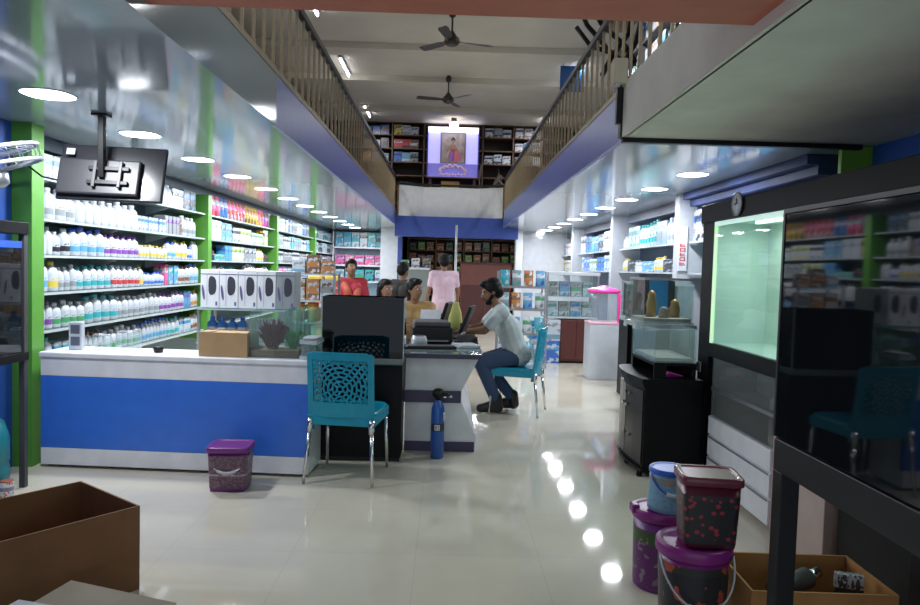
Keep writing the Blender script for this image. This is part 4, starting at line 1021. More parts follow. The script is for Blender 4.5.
# far shelving unit at the end of the bottle wall
fu = thing('shelf_unit', 'white shelf unit on the back wall with teal and pink goods', 'shelf', (-2.2, 17.75, 0))
for z in (.55, .98, 1.38, 1.82): MB().box(-.64, .64, -.2, .22, z, z + .035).build('shelf', white, fu)
for x in (-.66, .63): MB().box(x, x + .03, -.2, .22, 0, 2.25).build('side_panel', white, fu)
MB().box(-.63, .63, .21, .23, 0, 2.25).build('back_panel', mat('unit_back', (.35, .5, .58), .5), fu)
for j in range(6):
    cc = (('sky', 'teal', 'white'), ('sky', 'white', 'teal'), ('white', 'teal', 'sky'), ('white', 'dark', 'grey'), ('teal', 'sky', 'white'), ('teal', 'dark', 'sky'))[j]
    put_box(.19, .2, .36, *cc, (-2.7 + .2 * j, 17.68, 1.857), 0, f'{cc[0]} box, {nth(j+1)} along the highest shelf of the white back unit', 'boxes on the back unit', j)
for j in range(5):
    cc = ('pink', ('white', 'purple')[j % 2], ('purple', 'white')[j % 2])
    put_box(.23, .2, .24, *cc, (-2.68 + .245 * j, 17.68, 1.417), 0, f'pink box, {nth(j+1)} along the pink row of the white back unit', 'pink boxes on the back unit', j)
for j in range(5):
    cc = (('white', 'grey', 'sky'), ('teal', 'sky', 'white'), ('teal', 'green', 'sky'), ('teal', 'sky', 'dark'), ('white', 'purple', 'teal'))[j]
    put_box(.22, .2, .28, *cc, (-2.68 + .245 * j, 17.68, 1.017), 0, f'{cc[0]} box, {nth(j+1)} along the shelf below the pink row', 'boxes below the pink row', j)

# back room: brown shelving, maroon cabinet, thin pole
bs = thing('shelf_unit', 'dark brown shelving filling the back room behind the pink-shirted man', 'shelf', (.4, 19.2, 0))
for k in range(7): MB().box(-1.5, 1.5, -.2, .2, .35 + .3 * k, .38 + .3 * k).build('shelf', brown, bs)
for x in (-1.5, -.75, 0, .75, 1.47): MB().box(x, x + .03, -.2, .2, 0, 2.35).build('upright', brown, bs)
MB().box(-1.5, 1.5, .2, .22, 0, 2.35).build('back_panel', MATS['dark_paint'], bs)
r4 = random.Random(3)
for k in range(4, 7):
    for j in range(12):
        cc = r4.choice((('brown', 'dark', 'orange'), ('brown', 'orange', 'dark'), ('dark', 'brown', 'green'), ('green', 'brown', 'yellow'), ('orange', 'brown', 'dark')))
        put_box(.18, .2, r4.uniform(.14, .24), *cc, (-1.1 + .75 * (j // 3) + .14 + .235 * (j % 3), 19.12, .382 + .3 * k - .3), 0, f'{cc[0]} box, {nth(j+1)} along back room shelf {("three","two","one")[k-4]} below the highest', 'boxes in the back room', j, name='storage_box')
mb_ = thing('cabinet', 'maroon wooden cabinet closing the back room doorway', 'cabinet', (.95, 16.9, 0))
MB().box(-.65, .55, -.2, .2, 0, 1.5, b=.006).build('carcass', mat('maroon_light', (.20, .06, .045), .4), mb_)
MB().box(-.67, .57, -.22, .22, 1.5, 1.54, b=.004).build('cabinet_top', maroon, mb_)
for x in (-.62, -.04): MB().box(x, x + .56, -.212, -.2, .08, 1.02, b=.004).build('door', maroon, mb_)
po = MB().tube([(.14, 13.2, 0), (.14, 13.2, 2.2)], .022, 12).build('steel_pole', mat('pole_grey', (.4, .42, .42), .4, .3)); tag(po, 'thin grey steel pole rising beside the pink-shirted man', 'pole')
mw = thing('counter', 'grey counter with white papers behind the pink-shirted man', 'counter', (-.7, 15.4, 0)); MB().box(-.36, .3, -.25, .25, 0, 1.35, b=.006).build('carcass', mat('greenish_grey', (.16, .18, .17), .5), mw); MB().box(-.37, .31, -.26, .26, 1.35, 1.39).build('countertop', wpl, mw)
for j in range(3): put_box(.18, .18, .16 + .04 * j, *((('green', 'white', 'dark'), ('white', 'grey', 'brown'), ('dark', 'brown', 'grey'))[j]), (-.93 + .23 * j, 15.4, 1.392), 0, ('green', 'white', 'dark')[j] + ' box on the grey counter behind the pink-shirted man', 'boxes on the grey counter', j)

# ------------------------------------------------------------------ desk equipment
ZD = .758
def monitor(label, loc, rz, tilt=.25):
    t = thing('monitor', label, 'monitor', loc, rz)
    R_ = Matrix.Rotation(tilt, 4, 'X')
    def bx(x0, x1, y0, y1, z0, z1): m = MB().box(x0 * .85, x1 * .85, y0, y1, z0 * .85, z1 * .85, 0, .004); m.v = [tuple(R_ @ Vector(v)) for v in m.v]; return m
    bx(-.2, .2, -.0, .03, .08, .38).build('screen_housing', blackm, t); bx(-.19, .19, -.003, 0, .095, .37).build('screen', mat('dark_screen', (.03, .035, .04), .2), t)
    MB().box(-.03, .03, .02, .05, .0, .14).build('neck', blackm, t); MB().loft([(0, .11, .08), (.015, .1, .07)], n=20, e=3).build('base', blackm, t)
monitor('thin black monitor leaning back on the desk, the one further from the man', (-.08, 7.02, ZD), -1.72, -.30)
monitor('thin black monitor leaning back on the desk, close to the man', (.11, 6.5, ZD), -1.72, -.36)
def printer(label, loc, rz, w, dp, h, m, slot=True):
    t = thing('printer', label, 'printer', loc, rz)
    MB().box(-w / 2, w / 2, -dp / 2, dp / 2, 0, h * .75, b=.012).build('printer_body', m, t)
    MB().box(-w * .46, w * .46, -dp * .4, dp * .46, h * .75, h, b=.012).build('top_cover', darkgrey, t)
    MB().box(-w * .38, w * .38, -dp / 2 - .06, -dp / 2 + .02, h * .12, h * .17).build('paper_tray', greym, t)
    MB().box(-w * .42, w * .42, -dp / 2 - .003, -dp / 2, h * .3, h * .6).build('slot', blackm, t)
printer('black and grey printer on the desk behind the dark aquarium', (-.13, 6.15, ZD), .1, .34, .34, .18, blackm)
printer('grey flat printer on the desk further back beside the papers', (-.17, 6.66, ZD), .05, .30, .30, .15, greym)
kb = thing('keyboard', 'black keyboard near the front of the desk', 'keyboard', (-.12, 5.62, ZD), .1); MB().box(-.2, .2, -.07, .07, 0, .018, b=.004).build('keyboard_body', blackm, kb); MB().box(-.185, .185, -.055, .055, .018, .024).build('keys', darkgrey, kb)
o = MB().box(-.09, .09, -.11, .11, 0, .015, b=.002).box(-.08, .1, -.1, .12, .016, .022).build('paper_stack', wpl, None, (.16, 5.78, ZD), .3); tag(o, 'small stack of white papers on the glass desk top', 'papers')
cp = thing('card_machine', 'small white card machine on the desk beside the black printer', 'card machine', (-.22, 5.79, ZD), .2); MB().loft([(0, .06, .08), (.05, .06, .08), (.08, .05, .06)], n=16, e=5).build('machine_body', wpl, cp); MB().box(-.035, .035, -.04, .03, .08, .085).build('screen', darkgrey, cp)
o = MB(); o.rings([[(-.11, 0, 0), (.11, 0, 0), (.11, .004, 0), (-.11, .004, 0)], [(-.11, .08, .20), (.11, .08, .20), (.11, .084, .20), (-.11, .084, .20)]], sm=False)
o = o.build('paper_sheet', wpl, None, (-.18, 7.34, ZD), -.2); tag(o, 'white sheets of paper propped between the desk and the seated women', 'papers')
yb = MB().loft([(0, .06, .05), (.1, .075, .06), (.2, .06, .05), (.27, .03, .03), (.29, .035, .03)], n=16, e=2.6).build('cloth_bag', mat('yellow_green', (.42, .42, .12), .7), None, (.09, 7.33, ZD)); tag(yb, 'yellowish green cloth bag standing on the desk behind the monitors', 'bag')
ph = MB().box(-.035, .035, -.075, .075, 0, .009, b=.004).build('phone', mat('phone_dark', (.05, .02, .03), .2), None, (.22, 6.30, ZD), .5); tag(ph, 'dark phone lying on the desk by the man\'s hand', 'phone')
bgl = thing('gadget', 'dark desk phone with a coiled shape next to the printers', 'telephone', (.17, 6.02, ZD), -.5); MB().rings([[(-.07, -.08, 0), (.07, -.08, 0), (.07, .08, 0), (-.07, .08, 0)], [(-.07, -.08, .025), (.07, -.08, .025), (.07, .08, .06), (-.07, .08, .06)]], sm=False).build('phone_base', blackm, bgl); MB().tube([(-.05, -.06, .05), (-.055, 0, .07), (-.05, .06, .085)], .016, 10).build('handset', darkgrey, bgl)
bgl.name = 'desk_phone'

# ------------------------------------------------------------------ people
dgx = []
def remesh(m, name, mats, voxel=.011, smooth=5, parent=None):
    me = m.mesh(name, mats); o = bpy.data.objects.new(name, me); C.objects.link(o)
    r = o.modifiers.new('r', 'REMESH'); r.mode = 'VOXEL'; r.voxel_size = voxel; r.use_smooth_shade = True
    s_ = o.modifiers.new('s', 'SMOOTH'); s_.iterations = smooth; s_.factor = .5
    dg = bpy.context.evaluated_depsgraph_get()
    nm = bpy.data.meshes.new_from_object(o.evaluated_get(dg), depsgraph=dg)
    o.modifiers.clear(); o.data = nm
    nm.polygons.foreach_set('use_smooth', [True] * len(nm.polygons))
    if parent: o.parent = parent
    return o
def V(*a): return Vector(a)
STAND = dict(pel=V(0, 0, .90), chest=V(0, .01, 1.25), neck=V(0, .01, 1.42), head=V(0, -.02, 1.57), shl=V(-.18, .01, 1.36), shr=V(.18, .01, 1.36),
             ell=V(-.24, -.02, 1.09), elr=V(.24, -.02, 1.09), wrl=V(-.17, -.22, 1.04), wrr=V(.17, -.22, 1.04), hipl=V(-.09, 0, .86), hipr=V(.09, 0, .86),
             knl=V(-.10, -.02, .48), knr=V(.10, -.02, .48), anl=V(-.10, .02, .08), anr=V(.10, .02, .08))
SIT = dict(sit=1, pel=V(0, 0, .55), chest=V(0, -.03, .86), neck=V(0, -.06, 1.04), head=V(0, -.11, 1.18), shl=V(-.18, -.05, .98), shr=V(.18, -.05, .98),
           ell=V(-.22, -.16, .76), elr=V(.22, -.16, .76), wrl=V(-.14, -.37, .80), wrr=V(.14, -.37, .80), hipl=V(-.09, -.02, .54), hipr=V(.09, -.02, .54),
           knl=V(-.12, -.42, .50), knr=V(.12, -.42, .50), anl=V(-.11, -.38, .08), anr=V(.11, -.38, .08))
def person(label, loc, rz, J, shirt, pants, hair='short', voxel=.012, sc=1., sleeve=.55, beard=False, dress=False, headyaw=0., shawl=None, headpitch=0.):
    J = dict(J)
    b = MB()
    ay = J['neck'] - J['pel']
    # torso
    def torso(m, g):
        p = J['pel']; c = J['chest']
        for s_ in (-1, 1):
            o_ = V(s_ * .07, 0, 0)
            m.cap(p + o_ * 1.05, .105 + g, p.lerp(c, .5) + o_ * .85, .098 + g)
            m.cap(p.lerp(c, .5) + o_ * .85, .098 + g, c + o_ * 1.1, .105 + g)
            m.cap(c + o_, .10 + g, J['neck'] + V(0, 0, -.06) + o_ * .8, .05 + g)
            sh = J['shl'] if s_ < 0 else J['shr']
            m.cap(J['neck'] + V(0, .005, -.06), .055 + g, sh, .056 + g)
    torso(b, 0)
    b.cap(J['neck'] + V(0, 0, -.06), .052, J['head'] + V(0, .02, -.05), .048)
    # head (faces -Y, then turned)
    HR = Matrix.Rotation(headyaw, 3, 'Z') @ Matrix.Rotation(headpitch, 3, 'X'); hd = J['head']
    hp = lambda x, y, z: hd + HR @ V(x, y, z)
    he = (headpitch, 0, headyaw)
    b.ell(hp(0, .015, .035), .076, .092, .088, he); b.ell(hp(0, -.015, -.025), .064, .075, .085, he)
    b.ell(hp(0, -.045, -.085), .036, .034, .028, he)                        # chin
    b.cap(hp(0, -.085, .015), .010, hp(0, -.104, -.022), .015, 8); b.ell(hp(0, -.092, -.028), .020, .012, .010, he)      # nose
    b.ell(hp(0, -.082, -.056), .025, .012, .009, he)                        # mouth
    for s_ in (-1, 1):
        b.ell(hp(s_ * .078, .015, -.005), .011, .02, .032, he)              # ear
        b.ell(hp(s_ * .034, -.078, .032), .024, .012, .008, he)             # brow
    # limbs
    sides = (('l', -1), ('r', 1))
    for k, s_ in sides:
        b.cap(J['sh' + k], .050, J['el' + k], .040); b.cap(J['el' + k], .040, J['wr' + k], .027)
        b.cap(J['hip' + k], .085, J['kn' + k], .056); b.cap(J['kn' + k], .056, J['an' + k] + V(0, 0, .02), .038)
        d = (J['wr' + k] - J['el' + k]).normalized()
        side_ = d.cross(V(0, 0, 1)); side_ = side_.normalized() if side_.length > .1 else V(1, 0, 0)
        if side_.x * s_ < 0: side_ = -side_
        dn = d.cross(side_).normalized()
        if dn.z > 0: dn = -dn
        w = J['wr' + k]; palm = w + d * .055
        for q in (-1, 0, 1): b.cap(w + d * .01 + side_ * q * .012, .016, w + d * .085 + side_ * q * .024, .013, 8)
        for f, (off, ln) in enumerate(((-.036, .066), (-.012, .078), (.012, .072), (.036, .055))):   # four fingers, curled
            p0 = w + d * .085 - side_ * off
            p1 = p0 + d * ln * .5 + dn * .012 - side_ * off * .12; p2 = p1 + d * ln * .38 + dn * .028
            b.cap(p0, .0095, p1, .0088, 8, 3); b.cap(p1, .0088, p2, .0075, 8, 3)
        t0 = w + d * .03 - side_ * .025                                       # thumb off the side of the palm
        t1 = t0 + d * .035 - side_ * .03 + dn * .01; t2 = t1 + d * .032 - side_ * .006 + dn * .012
        b.cap(t0, .013, t1, .011, 8, 3); b.cap(t1, .0105, t2, .0085, 8, 3)
        a = J['an' + k]; b.cap(a, .036, a + V(0, .02, -.035), .034); b.cap(a + V(0, 0, -.04), .032, a + V(s_ * .02, -.13, -.05), .026)
    o = remesh(b, 'person', skin, voxel, 4)
    o.location = loc; o.rotation_euler = (0, 0, rz); o.scale = (sc,) * 3
    tag(o, label, 'person')
    # clothes
    s = MB(); torso(s, .018)
    for k, s_ in sides: s.cap(J['sh' + k], .066, J['sh' + k].lerp(J['el' + k], min(1, sleeve)), .058)
    if sleeve > 1:
        for k, s_ in sides: s.cap(J['el' + k], .055, J['el' + k].lerp(J['wr' + k], sleeve - 1), .042)
    for s_ in (-1, 1): s.cap(J['pel'] + V(s_ * .06, .01, 0), .128, J['pel'] + V(s_ * .065, .0, 0 if 'sit' in J else -.07), .125)
    remesh(s, 'shirt', shirt, voxel, 5, o)
    p = MB()
    if dress:
        p.cap(J['pel'], .17, J['pel'] + V(0, -.02, -.35), .20); p.cap(J['pel'] + V(0, -.02, -.35), .20, V(J['anl'].x * 0, J['anl'].y, .3), .22)
    for k, s_ in sides:
        p.cap(J['pel'] + V(s_ * .05, 0, 0 if 'sit' in J else -.02), .112, J['hip' + k], .108); p.cap(J['hip' + k], .104, J['kn' + k], .073); p.cap(J['kn' + k], .073, J['an' + k] + V(0, 0, .04), .056)
    remesh(p, 'trousers' if not dress else 'skirt', pants, voxel, 5, o)
    for k, s_ in sides:
        f = MB(); a = J['an' + k]
        f.cap(a + V(0, .005, .06), .058, a + V(0, .02, -.03), .056); f.cap(a + V(0, .03, -.035), .046, a + V(s_ * .02, -.15, -.04), .042)
        f.cap(a + V(s_ * .01, -.04, -.01), .046, a + V(s_ * .02, -.13, -.038), .040)
        m_ = f
        sh = remesh(m_, 'shoe', shoem, voxel, 3, o)
    h = MB()
    h.ell(hp(0, .028, .055), .090, .098, .088, he)
    h.ell(hp(0, .06, .0), .084, .066, .085, he)
    h.ell(hp(0, -.045, .10), .06, .045, .035, he)
    for s_ in (-1, 1): h.ell(hp(s_ * .072, .015, .03), .018, .04, .05, he)
    if hair == 'long':
        h.cap(hp(0, .06, -.02), .085, hp(0, .10, -.22), .06); h.cap(hp(0, .10, -.2), .05, hp(0, .12, -.42), .03)
        for s_ in (-1, 1): h.cap(hp(s_ * .078, .01, .03), .025, hp(s_ * .075, .05, -.13), .022)
    elif hair == 'bun':
        h.ell(hp(0, .115, .03), .05, .045, .05)
    remesh(h, 'hair', hairm, .010, 3, o)
    if beard:
        be = MB(); be.ell(hp(0, -.048, -.085), .046, .046, .035, he); be.cap(hp(-.06, .0, -.03), .020, hp(-.025, -.06, -.08), .024); be.cap(hp(.06, .0, -.03), .020, hp(.025, -.06, -.08), .024)
        be.cap(hp(-.025, -.088, -.043), .009, hp(.025, -.088, -.043), .009)
        remesh(be, 'beard', hairm, .008, 2, o)
    for s_ in (-1, 1):
        e = MB().ell(hp(s_ * .032, -.080, .012), .013, .010, .009, he, 10, 8); e = e.build('eye', eyew, o)
        MB().ell(hp(s_ * .032, -.087, .012), .006, .005, .006, he, 8, 6).build('iris', hairm, e)
    if shawl:
        w = MB(); n = J['neck']
        w.cap(n + V(-.10, .05, -.04), .045, n + V(.10, .05, -.04), .045)
        w.cap(n + V(-.12, .01, -.05), .065, J['chest'] + V(-.06, -.12, -.02), .06); w.cap(n + V(.12, .01, -.05), .065, J['chest'] + V(.07, -.12, -.1), .06)
        w.cap(J['chest'] + V(-.06, -.12, -.02), .06, J['pel'] + V(-.04, -.12, .05), .07); w.cap(J['chest'] + V(.07, -.12, -.1), .06, J['pel'] + V(.06, -.12, .02), .06)
        remesh(w, 'shawl', shawl, voxel, 4, o)
    return o
MAN = dict(sit=1, pel=V(0, 0, .575), chest=V(0, -.10, .84), neck=V(0, -.185, 1.055), head=V(0, -.27, 1.175), shl=V(-.19, -.17, 1.0), shr=V(.19, -.17, .99),
           ell=V(-.24, -.34, .82), elr=V(.22, -.34, .815), wrl=V(-.10, -.50, .805), wrr=V(.20, -.53, .80), hipl=V(-.09, -.03, .56), hipr=V(.09, -.03, .56),
           knl=V(-.10, -.33, .49), knr=V(.14, -.36, .50), anl=V(-.06, -.03, .10), anr=V(.09, -.20, .09))
person('seated man in a pale shirt and jeans leaning over the desk', (.70, 6.93, 0), -PI / 2, MAN, mat('pale_shirt', (.46, .53, .53), .7, bump=.2, scale=25), mat('jeans', (.03, .06, .13), .8), 'short', .008, 1., .7, True, headpitch=.35)
STD = dict(STAND)
person('standing man in a pale pink shirt seen from behind', (-.06, 11.0, 0), PI + .15, dict(STAND, wrl=V(-.26, -.16, .95), wrr=V(.26, -.16, .95)), mat('pink_shirt', (.62, .44, .52), .7), mat('dark_trousers', (.02, .02, .025), .8), 'short', .013, .95, .6)
person('woman in red with a yellowish shawl standing behind the counters', (-1.24, 9.1, 0), .25, STAND, mat('red_dress', (.36, .02, .04), .7), mat('red_dress2', (.3, .02, .04), .7), 'bun', .013, .87, .9, dress=True, shawl=mat('orange_shawl', (.5, .10, .06), .7))
person('seated woman with black hair behind the dark aquarium', (-.76, 8.6, 0), .2, SIT, mat('black_cloth', (.02, .018, .018), .8), MATS['dark_trousers'], 'long', .013, .95, .6, headyaw=.5)
person('standing person in black with dark hair behind the seated women', (-.60, 9.5, 0), PI - .6, STAND, MATS['black_cloth'], MATS['dark_trousers'], 'short', .013, .86, .9)
person('seated woman in a mustard top facing the monitors', (-.37, 8.02, 0), .1, dict(SIT, elr=V(.2, -.2, .84), wrr=V(.12, -.42, .88)), mat('mustard_cloth', (.36, .22, .08), .7), MATS['dark_trousers'], 'bun', .013, .97, .7, headyaw=.7)
for i, (x, y, l) in enumerate(((-.76, 8.64, 'black stool under the woman behind the dark aquarium'), (-.37, 8.06, 'black stool under the woman in the mustard top'))):
    t = thing('stool', l, 'stool', (x, y, 0)); MB().lathe([(.15, .385), (.16, .39), (.16, .405), (.14, .41)], n=24).build('seat', blackm, t)
    for k in range(4): a = PI / 4 + k * PI / 2; MB().tube([(.11 * math.cos(a), .11 * math.sin(a), .385), (.16 * math.cos(a), .16 * math.sin(a), 0)], .012).build('leg', greym, t)
for j in range(2):
    put_box(.16, .16, .34, 'red', 'pink', 'white', (-1.58 + .20 * j, 8.55, .86), 0, f'red carton with pale print standing beside the woman in red, {("outer","inner")[j]} one', 'red cartons by the woman', j, 'box')
    o = MB().box(-.085, .085, -.085, .085, 0, .07, b=.02).build('folded_cloth', mat('yellow_cloth', (.62, .45, .10), .8), None, (-1.58 + .20 * j, 8.55, 1.202)); tag(o, f'folded yellow cloth lying on the {("outer","inner")[j]} red carton', 'cloth')
rs2 = thing('side_table', 'small dark table under the red cartons', 'table', (-1.48, 8.55, 0)); MB().box(-.22, .22, -.15, .15, .83, .858).build('tabletop', darkgrey, rs2)
for x in (-.21, .18):
    for y in (-.14, .11): MB().box(x, x + .03, y, y + .03, 0, .83).build('leg', darkgrey, rs2)

# ------------------------------------------------------------------ upper gallery: cupboards, goods, shrine
r5 = random.Random(21)
for i in range(5):
    y = 4.2 + 2.55 * i
    t = thing('wall_cupboard', f'brown wooden cupboard along the bottle-side gallery, {nth(i+1)} from the entrance', 'cupboard', (-2.9, y + 1.2, ZT), 0, 'gallery cupboards')
    MB().box(-.24, .24, -1.2, 1.2, 0, 1.75, b=.006).build('carcass', mat('gallery_brown', (.12, .075, .04), .55, scale=3, var=.25), t)
    for k in range(4): MB().box(.24, .255, -1.18 + .59 * k, -1.18 + .59 * k + .575, .05, 1.7, b=.004).build('door', MATS['gallery_brown'], t)
for i in range(9):
    y = 4.6 + 1.05 * i; h = r5.uniform(.25, .5)
    cc = r5.choice((('brown', 'dark', 'orange'), ('orange', 'brown', 'yellow'), ('white', 'grey', 'brown'), ('dark', 'brown', 'grey')))
    put_box(.35, .3, h, *cc, (-1.85, y, ZT), FACE, f'{cc[0]} carton on the bottle-side gallery floor, {nth(i+1)} from the entrance', 'cartons on the bottle-side gallery', i)
us = thing('gallery_shelf', 'open shelving of bright packages on the aquarium-side gallery', 'shelf', (2.8, 9.2, ZT))
for k in range(5): MB().box(-.2, .3, -2.2, 2.2, .3 + .42 * k, .325 + .42 * k).build('shelf', darkgrey, us)
for y in (-2.2, -.75, .72, 2.17): MB().box(-.2, .3, y, y + .03, 0, 2.2).build('upright', darkgrey, us)
for k in range(1, 5):
    for j in range(12):
        cc = r5.choice((('white', 'sky', 'teal'), ('white', 'grey', 'blue'), ('sky', 'white', 'dark'), ('dark', 'grey', 'white'), ('white', 'green', 'grey'), ('grey', 'white', 'orange')))
        put_box(.24, .2, r5.uniform(.2, .34), *cc, (2.72, 7.0 + 1.46 * (j // 4) + .22 + .34 * (j % 4), ZT + .327 + .42 * k), -FACE, f'{cc[0]} {cc[1]}-printed package, {nth(j+1)} from the entrance on aquarium-side gallery shelf {("one","two","three","four","five")[k]}', 'packages on the aquarium-side gallery', j, name='wrapped_package', cat='package')
# shelving behind the parapet
bk = thing('gallery_shelf', 'dark brown shelving across the far gallery wall around the shrine', 'shelf', (0, 17.6, ZT))
for k in range(6): MB().box(-2.9, 2.9, -.2, .3, .38 + .325 * k, .405 + .325 * k).build('shelf', brown, bk)
for x in (-2.9, -2.2, -1.45, -.68, .76, 1.5, 2.2, 2.87): MB().box(x, x + .03, -.2, .3, 0, 2.3).build('upright', brown, bk)
MB().box(-2.9, 2.9, -.21, .3, 2.306, 2.318).build('top_board', brown, bk)
r6 = random.Random(4)
XS = [-2.05, -1.83, -1.62, -1.3, -1.1, -.9, .92, 1.14, 1.36, 1.66, 1.88, 2.09]
for k in range(3, 6):
    for j, x in enumerate(XS):
        if k in (2, 4) and j in (6, 7, 8): continue
        row = {5: ['teal', 'blue', 'blue', 'yellow', 'white', 'white', 'white', 'grey', 'white', 'white', 'white', 'white'], 4: ['dark', 'grey', 'dark', 'red', 'red', 'brown'] + ['brown'] * 3 + ['white', 'sky', 'white'],
               3: ['orange', 'blue', 'sky', 'blue', 'sky', 'grey', 'white', 'white', 'white', 'grey', 'grey', 'white']}.get(k, ['brown', 'blue', 'sky', 'dark', 'teal', 'grey', 'white', 'grey', 'white', 'brown', 'dark', 'grey'])
        c0 = row[j]; c1 = r6.choice(['grey', 'white', 'dark', 'brown'])
        put_box(.2, .2, r6.uniform(.19, .25), c0, c1, r6.choice(['dark', 'grey', 'brown']), (x, 17.55, ZT + .407 + .325 * (k - 0) if k < 6 else 0), 0,
                f'{c0} box, {nth(j+1)} along far gallery shelf {("six","five","four","three","two","one")[k]} counted from the top', 'boxes on the far gallery shelving', j, name='storage_box')
sn = thing('shrine_niche', 'lit violet shrine niche with a framed picture in the far gallery wall', 'shrine', (.045, 17.2, 3.57))
violet = mat('niche_violet', (.45, .42, .9), .4, emit=(.42, .40, 1.), es=.85)
MB().box(-.60, .60, .16, .18, 0, 1.18).build('back_panel', violet, sn)
for x in (-.62, .60): MB().box(x, x + .02, -.17, .18, 0, 1.2).build('side_panel', mat('niche_side', (.05, .05, .25), .4), sn)
MB().box(-.62, .62, -.17, .18, -.03, 0).build('bottom_board', maroon, sn)
MB().box(-.60, .60, -.17, .16, 1.10, 1.18).build('light_box', mat('niche_white', (.8, .8, .95), .4, emit=(.8, .85, 1), es=1.6), sn)
MB().box(-.60, .60, -.16, .15, .0, .02).box(-.60, .60, .14, .155, .0, .36).build('ledge', mat('niche_ledge', (.30, .28, .62), .4, emit=(.2, .18, .6), es=.4), sn)
pf = thing('framed_picture', 'framed picture of a standing figure in red and violet inside the lit niche', 'picture', (.045, 17.22, 3.92))
MB().box(-.31, .31, 0, .03, 0, .74).build('frame', mat('frame_taupe', (.30, .24, .22), .4), pf)
MB().box(-.27, .27, -.004, 0, .03, .71).build('picture', mat('picture_ground', (.45, .38, .36), .5, var=.35, scale=7), pf)
fg = MB()
def flat(pts, mi): fg.poly([(x, -.006 - .001 * mi, z) for x, z in pts], mi)
flat([(-.09, .05), (.10, .05), (.13, .16), (.08, .32), (.05, .45), (-.05, .45), (-.07, .30), (-.11, .16)], 0)
flat([(.02, .05), (.20, .07), (.19, .22), (.08, .34), (.03, .24)], 1)
flat([(-.10, .06), (-.02, .05), (0, .25), (-.05, .30)], 2)
flat([(-.05, .44), (.05, .44), (.09, .38), (.14, .28), (.12, .26), (.05, .34), (-.06, .34), (-.14, .26), (-.17, .30), (-.10, .40)], 3)
flat([(.035 * math.cos(t * PI / 6), .51 + .045 * math.sin(t * PI / 6)) for t in range(12)], 3)
flat([(-.055, .50), (-.05, .58), (0, .64), (.05, .58), (.055, .50), (.035, .55), (-.035, .55)], 4)
fg.build('figure', [mat('fig_red', (.5, .08, .14), .5), mat('fig_rose', (.65, .2, .25), .5), mat('fig_violet', (.28, .2, .7), .5), mat('fig_skin', (.4, .24, .18), .5), mat('fig_dark', (.06, .04, .06), .5)], pf)
gl = MB()
for j in range(15):
    a = PI * j / 14; gl.ell((.30 * math.cos(a), -.05, .13 + .14 * math.sin(a) * (1 - .25 * (j % 2))), .055, .045, .04, None, 8, 6)
for j in range(9): gl.ell((-.28 + .07 * j, -.07, .06 - .02 * (j % 2)), .04, .035, .03, None, 8, 6)
o = gl.build('flower_garland', mat('garland_pink', (.85, .62, .72), .6), None, (.045, 17.2, 3.59)); tag(o, 'pale pink flower garland heaped under the framed picture', 'garland')
o = MB().box(-.22, .22, -.1, .1, 0, .17, b=.01).build('wooden_box', mat('yellow_wood', (.45, .28, .08), .5), None, (.0, 17.2, 3.31)); tag(o, 'yellow wooden box just below the shrine niche', 'box')
sup = thing('shrine_table', 'dark maroon table under the shrine niche', 'table', (.045, 17.2, ZT)); MB().box(-.6, .6, -.16, .18, .68, .725).build('tabletop', maroon, sup)
for x in (-.58, .53): MB().box(x, x + .05, -.12, .15, 0, .68).build('leg', maroon, sup)
for x in (-.56, .50): MB().box(x, x + .06, -.1, .15, .725, .955).build('support', maroon, sup)
# driftwood on the parapet corner
dw = MB().tube([(.66, 14.97, 2.57), (.64, 14.96, 2.8), (.62, 14.95, 3.05), (.60, 14.95, 3.35), (.66, 14.95, 3.6), (.76, 14.95, 3.66)], .035, 8, r1=.02).tube([(1.08, 14.95, 3.35), (.94, 14.95, 3.2), (.92, 14.95, 3.12), (.78, 14.95, 3.06), (.62, 14.95, 3.02)], .04, 8, r1=.03).tube([(.94, 14.95, 3.2), (1.02, 14.95, 3.36), (1.0, 14.95, 3.5)], .035, 8, r1=.02).tube([(1.0, 14.95, 3.3), (1.12, 14.95, 3.1), (1.1, 14.95, 3.0)], .035, 8, r1=.03)
o = dw.build('driftwood', mat('driftwood_brown', (.14, .11, .09), .8)); tag(o, 'twisted grey-brown driftwood branch behind the parapet rail', 'driftwood')
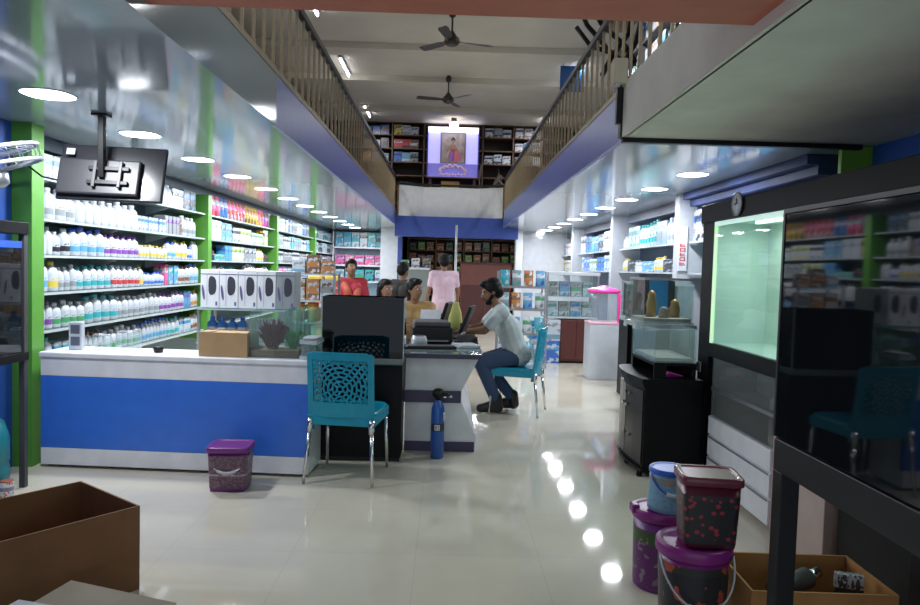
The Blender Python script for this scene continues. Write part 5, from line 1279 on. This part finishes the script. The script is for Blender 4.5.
# blue banner, junction box, cables, tan dome at the near end of the aquarium-side railing
o = thing('banner', 'plain blue banner board hanging under the upper ceiling', 'banner', (2.0, 12.05, 4.42)); MB().box(-.2, .2, 0, .02, 0, .43).build('board', mat('banner_blue', (.01, .09, .28), .5), o)
for x in (-.15, .15): MB().tube([(x, .01, .42), (x, .01, .481)], .004, 6).build('string', blackm, o)
jx = thing('junction_box', 'beige junction box at the end of the aquarium-side railing', 'junction box', (1.055, 4.54, 2.585)); MB().box(-.045, .045, -.05, .05, 0, .165, b=.012).build('box_body', mat('beige_plastic', (.50, .44, .30), .5), jx); MB().box(-.015, .015, -.02, .02, -.24, .0).build('conduit', blackm, jx); MB().lathe([(.012, -.02), (.016, -.01), (.012, 0)], -.02, -.055, 10).build('gland', wpl, jx)
cbn = MB()
for pts in ([(.86, 5.3, 3.45), (.97, 5.25, 3.2), (1.1, 5.1, 2.98), (1.16, 4.95, 2.86)], [(.94, 5.3, 3.5), (1.06, 5.2, 3.2), (1.2, 5.05, 3.0), (1.24, 4.9, 2.85)], [(.90, 5.3, 3.2), (1.0, 5.25, 3.05), (1.12, 5.2, 3.0)], [(1.02, 4.9, 2.75), (1.10, 5.0, 2.9), (1.24, 5.1, 3.1), (1.3, 5.2, 3.4)], [(1.28, 4.8, 3.25), (1.22, 4.8, 2.95), (1.12, 4.7, 2.78), (1.05, 4.6, 2.72)]):
    cbn.tube([(x * 1.4, y * 1.4, 1.4 + (z - 1.4) * 1.4) for x, y, z in pts], .026, 6)
o = cbn.build('hanging_cables', blackm); tag(o, 'bunch of black cables looping over the end of the aquarium-side railing', 'cables')
o = thing('dome_fixture', 'tan dome-shaped fixture above the black cables', 'fixture', (1.74, 7.6, 3.95)); MB().lathe([(.04, 0), (.12, .03), (.2, .11), (.23, .23), (.22, .27)], n=24).build('dome', mat('tan_plastic', (.36, .26, .16), .5), o); MB().tube([(0, 0, .18), (0, 0, ZC - 3.95)], .015).build('rod', blackm, o)

# ------------------------------------------------------------------ daylight from the open shop front, tone
w = bpy.data.worlds.new('World'); sc.world = w; w.use_nodes = True
w.node_tree.nodes['Background'].inputs[0].default_value = (.75, .85, 1., 1)
w.node_tree.nodes['Background'].inputs[1].default_value = .85
sc.view_settings.view_transform = 'Standard'
sc.view_settings.look = 'None'
sc.view_settings.exposure = .25
sc.view_settings.gamma = 1.
sc.cycles.max_bounces = 8
sc.cycles.transparent_max_bounces = 24
sc.cycles.caustics_reflective = False
sc.cycles.caustics_refractive = False
sc.cycles.sample_clamp_indirect = 4
try:
    sc.cycles.use_denoising = True
except Exception: pass
